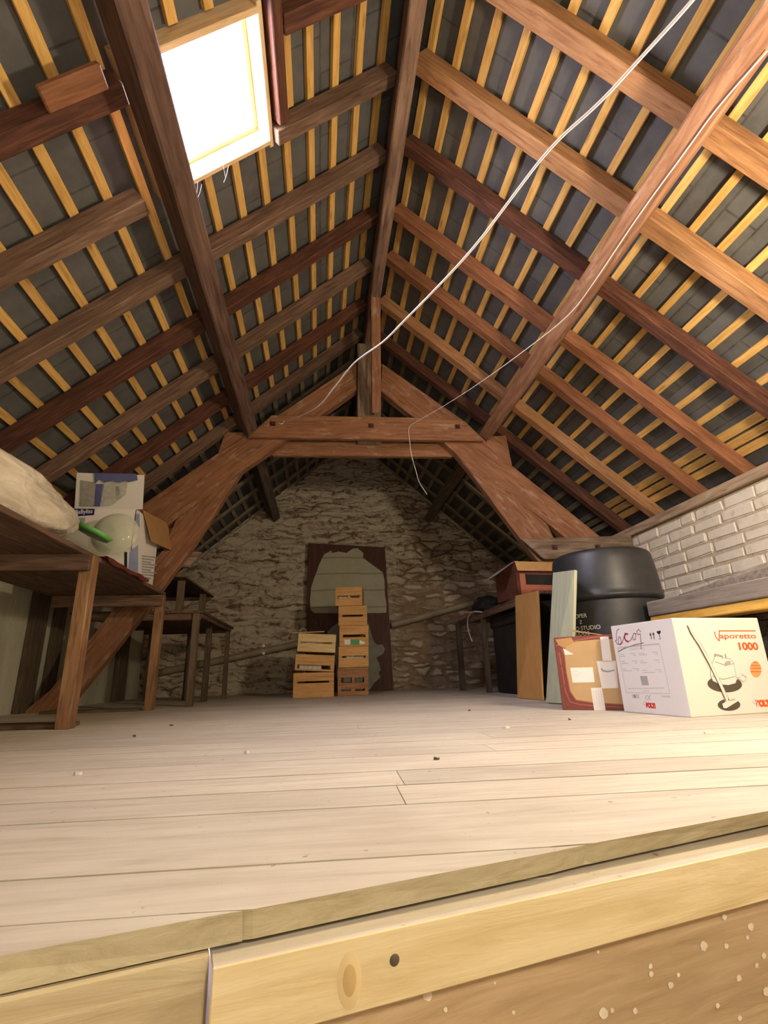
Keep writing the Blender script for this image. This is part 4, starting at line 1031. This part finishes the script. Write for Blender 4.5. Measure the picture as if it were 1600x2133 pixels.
# left face painted whiter than the cream front: skylight put into the colour
fL = Face(a, -rdir, -ldir, VB); fR = Face(a, -ldir, rdir, VB)
fL.polys('daylit_side', [[(0, .002), (0, .464), (-.453, .464), (-.453, .002)]], MT['daylit_card'], .0002, .0006, True)
fR.text('title_print', 'aporetto', 1499, 1325, 1574, 1325, 11, MT['print_orange'], .0002)
fR.stroke('title_print', [[(1488, 1316), (1491, 1327), (1498, 1335), (1498, 1314), (1573, 1314)]], 1.6, MT['print_orange'])
fR.text('number_print', '1000', 1539, 1347, 1579, 1347, 15, MT['print_orange'], .0016)
fR.polys('oval_print', [ell(1574, 1394, 11.5, 17, rot=-.15)], MT['print_peach'])
fR.stroke('oval_print', [[(1565, 1386), (1582, 1386)], [(1564, 1392), (1584, 1392)], [(1565, 1399), (1584, 1399)], [(1570, 1380), (1578, 1380)]], 1.1, MT['print_orange'], .0016)
fR.polys('ellipse_print', [ell(1509.5, 1425, 36, 17, rot=.05), ell(1518.5, 1468, 23.5, 12.5, rot=0)], MT['print_dark'], .0008)
body = [(1486, 1375), (1490, 1366), (1500, 1368), (1508, 1371), (1520, 1372), (1527, 1380), (1531, 1398), (1534, 1415), (1531, 1423), (1516, 1427), (1498, 1425), (1484, 1418), (1479, 1405), (1481, 1385)]
fR.polys('machine_print', [body], MT['cream_card'], .0018)
fR.stroke('machine_print', [body+[body[0]]], .8, MT['print_grey'], .0026)
fR.stroke('machine_print', [[(1488, 1362), (1503, 1366)], [(1487, 1366), (1492, 1364)], [(1504, 1366), (1504, 1373)], [(1510, 1362), (1512, 1370)], [(1489, 1378), (1510, 1386), (1528, 1382)], [(1483, 1408), (1505, 1415), (1531, 1409)]], 1.3, MT['print_grey'], .0028)
fR.polys('machine_print', [ell(1515, 1381, 7, 4, rot=-.35)], MT['print_grey'], .0028)
fR.stroke('hose_print', [[(1533, 1415), (1545, 1404), (1553, 1408), (1554, 1415), (1548, 1419), (1535, 1411)]], 2.2, MT['print_pale'], .0026)
fR.polys('wand_print', [[(1431, 1303), (1434, 1304), (1450, 1330), (1480, 1380), (1503, 1425), (1517, 1460), (1510, 1462), (1497, 1428), (1476, 1384), (1447, 1332)]], MT['cream_card'], .0030)
fR.stroke('wand_print', [[(1431, 1303), (1438, 1320), (1455, 1345), (1476, 1384), (1497, 1428), (1511, 1460)]], 1.6, MT['print_dark'], .0036)
fR.stroke('wand_print', [[(1431, 1303), (1441, 1317), (1462, 1345), (1482, 1384), (1502, 1424), (1517, 1456)]], .6, MT['print_grey'], .0036)
fR.stroke('cord_print', [[(1440, 1322), (1452, 1345), (1466, 1370), (1476, 1395)]], .6, MT['print_pale'], .0010)
fR.polys('nozzle_print', [[(1503, 1466), (1508, 1463), (1527, 1455), (1533, 1453), (1535, 1461), (1512, 1475), (1506, 1475)], [(1516, 1452), (1526, 1450), (1530, 1458), (1519, 1461)]], MT['cream_card'], .0040)
fR.text('logo_print', 'POLTI', 1575, 1466, 1606, 1465, 12, MT['print_orange'], .0035)
fR.stroke('logo_print', [ell(1572, 1461, 4, 4, 14)+[(1576, 1461)]], 1.0, MT['print_pale'])
# left face
fL.stroke('handwriting', [[(1290, 1310), (1286, 1313), (1284, 1322), (1285, 1334), (1282, 1335), (1286, 1341), (1291, 1343), (1295, 1338), (1293, 1328), (1290, 1326), (1288, 1333), (1289, 1342), (1293, 1343), (1297, 1338), (1300, 1328)],
    [(1326, 1320), (1321, 1319), (1318, 1326), (1320, 1333), (1324, 1332), (1325, 1322), (1322, 1319)], [(1335, 1316), (1331, 1311), (1327, 1315), (1329, 1322), (1334, 1320), (1336, 1340), (1336, 1352)],
    [(1288, 1358), (1300, 1351), (1320, 1344), (1341, 1339)], [(1309, 1336), (1313, 1335), (1316, 1330), (1318, 1326)]], 1.1, MT['ink'])
fL.stroke('handwriting', [[(1308, 1321), (1303, 1320), (1301, 1327), (1304, 1334), (1309, 1337)]], 2.3, MT['ink_red'], .0012)
fL.polys('handwriting', [], MT['ink'])if False else None
fL.stroke('arrow_print', [[(1355.5, 1320), (1357.5, 1331)], [(1361.5, 1319), (1363.5, 1331)]], 1.3, MT['print_black'])
fL.polys('arrow_print', [[(1353.5, 1324), (1355, 1317), (1357.5, 1323)], [(1359.5, 1323), (1361, 1316), (1363.8, 1322)]], MT['print_black'])
fL.polys('glass_print', [[(1368.5, 1315), (1376.5, 1313.5), (1376.5, 1318), (1374.5, 1321), (1372, 1321), (1369, 1318)], [(1373, 1320), (1374, 1320), (1376, 1330), (1375, 1330)], [(1373, 1331), (1377, 1330), (1377, 1331), (1373, 1332)]], MT['print_black'])
fL.stroke('frame_print', [[(1287, 1350), (1374, 1342), (1396, 1445), (1305, 1442.5), (1287, 1350)], [(1287, 1348.5), (1373, 1340.5)]], 1.0, MT['print_pale'])
fL.text('heading_print', 'VAPORETTO 1000', 1310, 1353, 1343, 1351, 4.5, MT['print_pale'], .0003)
tl = []
for (u0, u1, v) in [(1293, 1301, 1363), (1313, 1325, 1361.5), (1293, 1302, 1367), (1319, 1325, 1365), (1331, 1343, 1361), (1331, 1348, 1364), (1359, 1371, 1358.5), (1366, 1371, 1362.5), (1295, 1303, 1378), (1317, 1328, 1377), (1296, 1309, 1382), (1323, 1328, 1381), (1334, 1341, 1377), (1334, 1348, 1380.5), (1362, 1374, 1375), (1370, 1375, 1379.5), (1298, 1304, 1394), (1320, 1331, 1393), (1298, 1317, 1397.5), (1327, 1331, 1396.5), (1338, 1348, 1396.5), (1340, 1365, 1401), (1366, 1378, 1395), (1373, 1380, 1399), (1309, 1384, 1434.5), (1340, 1353, 1439.5)]:
    tl.append([(u0, v), (u1, v-(u1-u0)*.02)])
fL.stroke('text_print', tl, 1.3, MT['print_pale'])['kind'] = 'stuff'
bars = []
x = 0
for wv in (1.5, .8, 2, .8, 1.2, 2.2, .9, 1.4):
    bars.append([(1334+x, 1408), (1334+x+wv, 1408), (1338+x+wv, 1427.5), (1338+x, 1427.5)]); x += wv+.45
fL.polys('barcode', bars, MT['print_grey'])
fL.polys('small_label_print', [[(1316, 1446), (1331, 1446), (1333, 1455), (1318, 1454)], [(1377, 1449), (1396, 1449), (1397, 1453), (1379, 1452)]], MT['print_pale'])
fL.stroke('small_label_print', [[(1322, 1448), (1324, 1453)]], 1.5, MT['print_black'], .0016)
fL.stroke('ce_print', [ell(1348.5, 1453, 3, 4.5, 8, 0, 70, 290), ell(1354.5, 1453.5, 3, 4.5, 8, 0, 70, 290), [(1351.5, 1453.5), (1354.5, 1453.5)]], .8, MT['print_grey'])
fL.text('logo_print', 'POLTI', 1346, 1469, 1366, 1471, 9, MT['print_red'], .0035)
fL.stroke('logo_print', [ell(1343, 1465, 3, 4, 12)+[(1346, 1465)]], .7, MT['print_pale'])

# ---- brown television carton
a2 = Vector((1.452, 3.126, 0)); d2 = (Vector((1.717, 2.929, 0))-a2).normalized(); n2 = Vector((-d2.y, d2.x, 0))
if n2.y < 0: n2 = -n2
BB, m2 = carton('brown_carton', a2, d2*.415, n2*.30, .426, MT['red_print'], 'red-brown carton with a white address label, beside the white carton')
fB = Face(a2, -n2, d2, BB)
fB.polys('kraft_panel', [[(1178, 1345), (1200, 1336), (1245, 1332), (1296, 1330), (1310, 1470), (1285, 1467), (1238, 1464), (1200, 1458), (1188, 1440), (1180, 1400), (1176, 1365)]], MT['cardboard_light'], .0006)
fB.stroke('border_print', [[(1160, 1345), (1178, 1338), (1240, 1327), (1300, 1325)], [(1165, 1360), (1172, 1400), (1178, 1440), (1188, 1462), (1210, 1468), (1300, 1474)], [(1170, 1352), (1176, 1365), (1180, 1400), (1188, 1440), (1200, 1458), (1238, 1464), (1310, 1468)]], 2.0, MT['red_print_light'], .0010)
fB.stroke('border_print', [[(1166, 1388), (1176, 1386)], [(1170, 1430), (1180, 1428)]], 5, MT['red_print'], .0014)
fB.polys('tape', [[(1157, 1332), (1190, 1328), (1196, 1338), (1182, 1346), (1175, 1350), (1164, 1344)]], MT['cardboard'], .0016)
fB.polys('white_label', [[(1188, 1391), (1235, 1390), (1239, 1421), (1193, 1422)]], MT['paper'], .0012)
fB.stroke('label_text', [[(1193, 1399), (1204, 1398)], [(1193, 1403), (1213, 1402)], [(1194, 1408), (1208, 1407)]], .7, MT['print_pale'], .0022)
fB.polys('white_sticker', [[(1173, 1350), (1178, 1353), (1195, 1363), (1177, 1364)]], MT['paper'], .0012)
fB.polys('paper_strip', [[(1250, 1327), (1268, 1326), (1275, 1378), (1256, 1379)], [(1243, 1377), (1283, 1376), (1288, 1433), (1254, 1434)], [(1231, 1433), (1254, 1432), (1262, 1480), (1238, 1480)]], MT['paper'], .0012)
fB.stroke('label_text', [[(1236+k*5, 1438), (1240+k*5, 1470)] for k in range(4)], .8, MT['print_pale'], .0022)
fB.stroke('strip_mark', [[(1253, 1393), (1256, 1397), (1266, 1399), (1279, 1396)]], 3, MT['print_grey'], .0022)
# torn carton flap behind
fq = [Vector((1.80, 3.12, .43)), Vector((1.63, 3.25, .47)), Vector((1.66, 3.29, .48)), Vector((1.86, 3.16, .42))]
o = mesh('carton_flap', fq+[v+Vector((0, 0, .004)) for v in fq], [(0, 1, 2, 3), (4, 5, 6, 7), (0, 1, 5, 4), (1, 2, 6, 5), (2, 3, 7, 6), (3, 0, 4, 7)], MT['cardboard'], None, BB)

# ---- litter on the boards
def chip(u, v, r_, mat, label):
    c = PZ(u, v, 0); bm = bmesh.new(); n = 7
    t = [bm.verts.new((r_*random.uniform(.5, 1)*math.cos(a_*6.283/n), .5*r_*random.uniform(.5, 1)*math.sin(a_*6.283/n), random.uniform(.004, .010))) for a_ in range(n)]
    f = bm.faces.new(t); rr = bmesh.ops.extrude_face_region(bm, geom=[f])
    for q in rr['geom']:
        if isinstance(q, bmesh.types.BMVert): q.co.z = .0005
    return tag(bm_obj('debris', bm, mat, Matrix.Translation(c)), label, 'debris')
chip(160, 1615, .014, MT['print_pale'], 'small pale scrap on the floorboards at left')
chip(357, 1512, .014, MT['print_dark'], 'small dark crumb on the floor near the second bench leg')
chip(280, 1535, .010, MT['print_dark'], 'tiny dark crumb on the floor in front of the near workbench')
chip(1478, 1528, .022, MT['cream_card'], 'pale wood sliver on the floor in front of the white carton')
chip(1055, 1517, .026, MT['cream_card'], 'pale splinter on the floorboards before the green board')
chip(910, 1583, .010, MT['print_dark'], 'dark crumb on the floorboards in mid floor')
chip(978, 1481, .010, MT['print_dark'], 'dark crumb on the floor in front of the orange board')
chip(515, 1570, .012, MT['print_pale'], 'pale crumb on the floorboards left of the middle')
chip(1187, 1500, .010, MT['print_dark'], 'dark crumb on the floor before the brown carton')
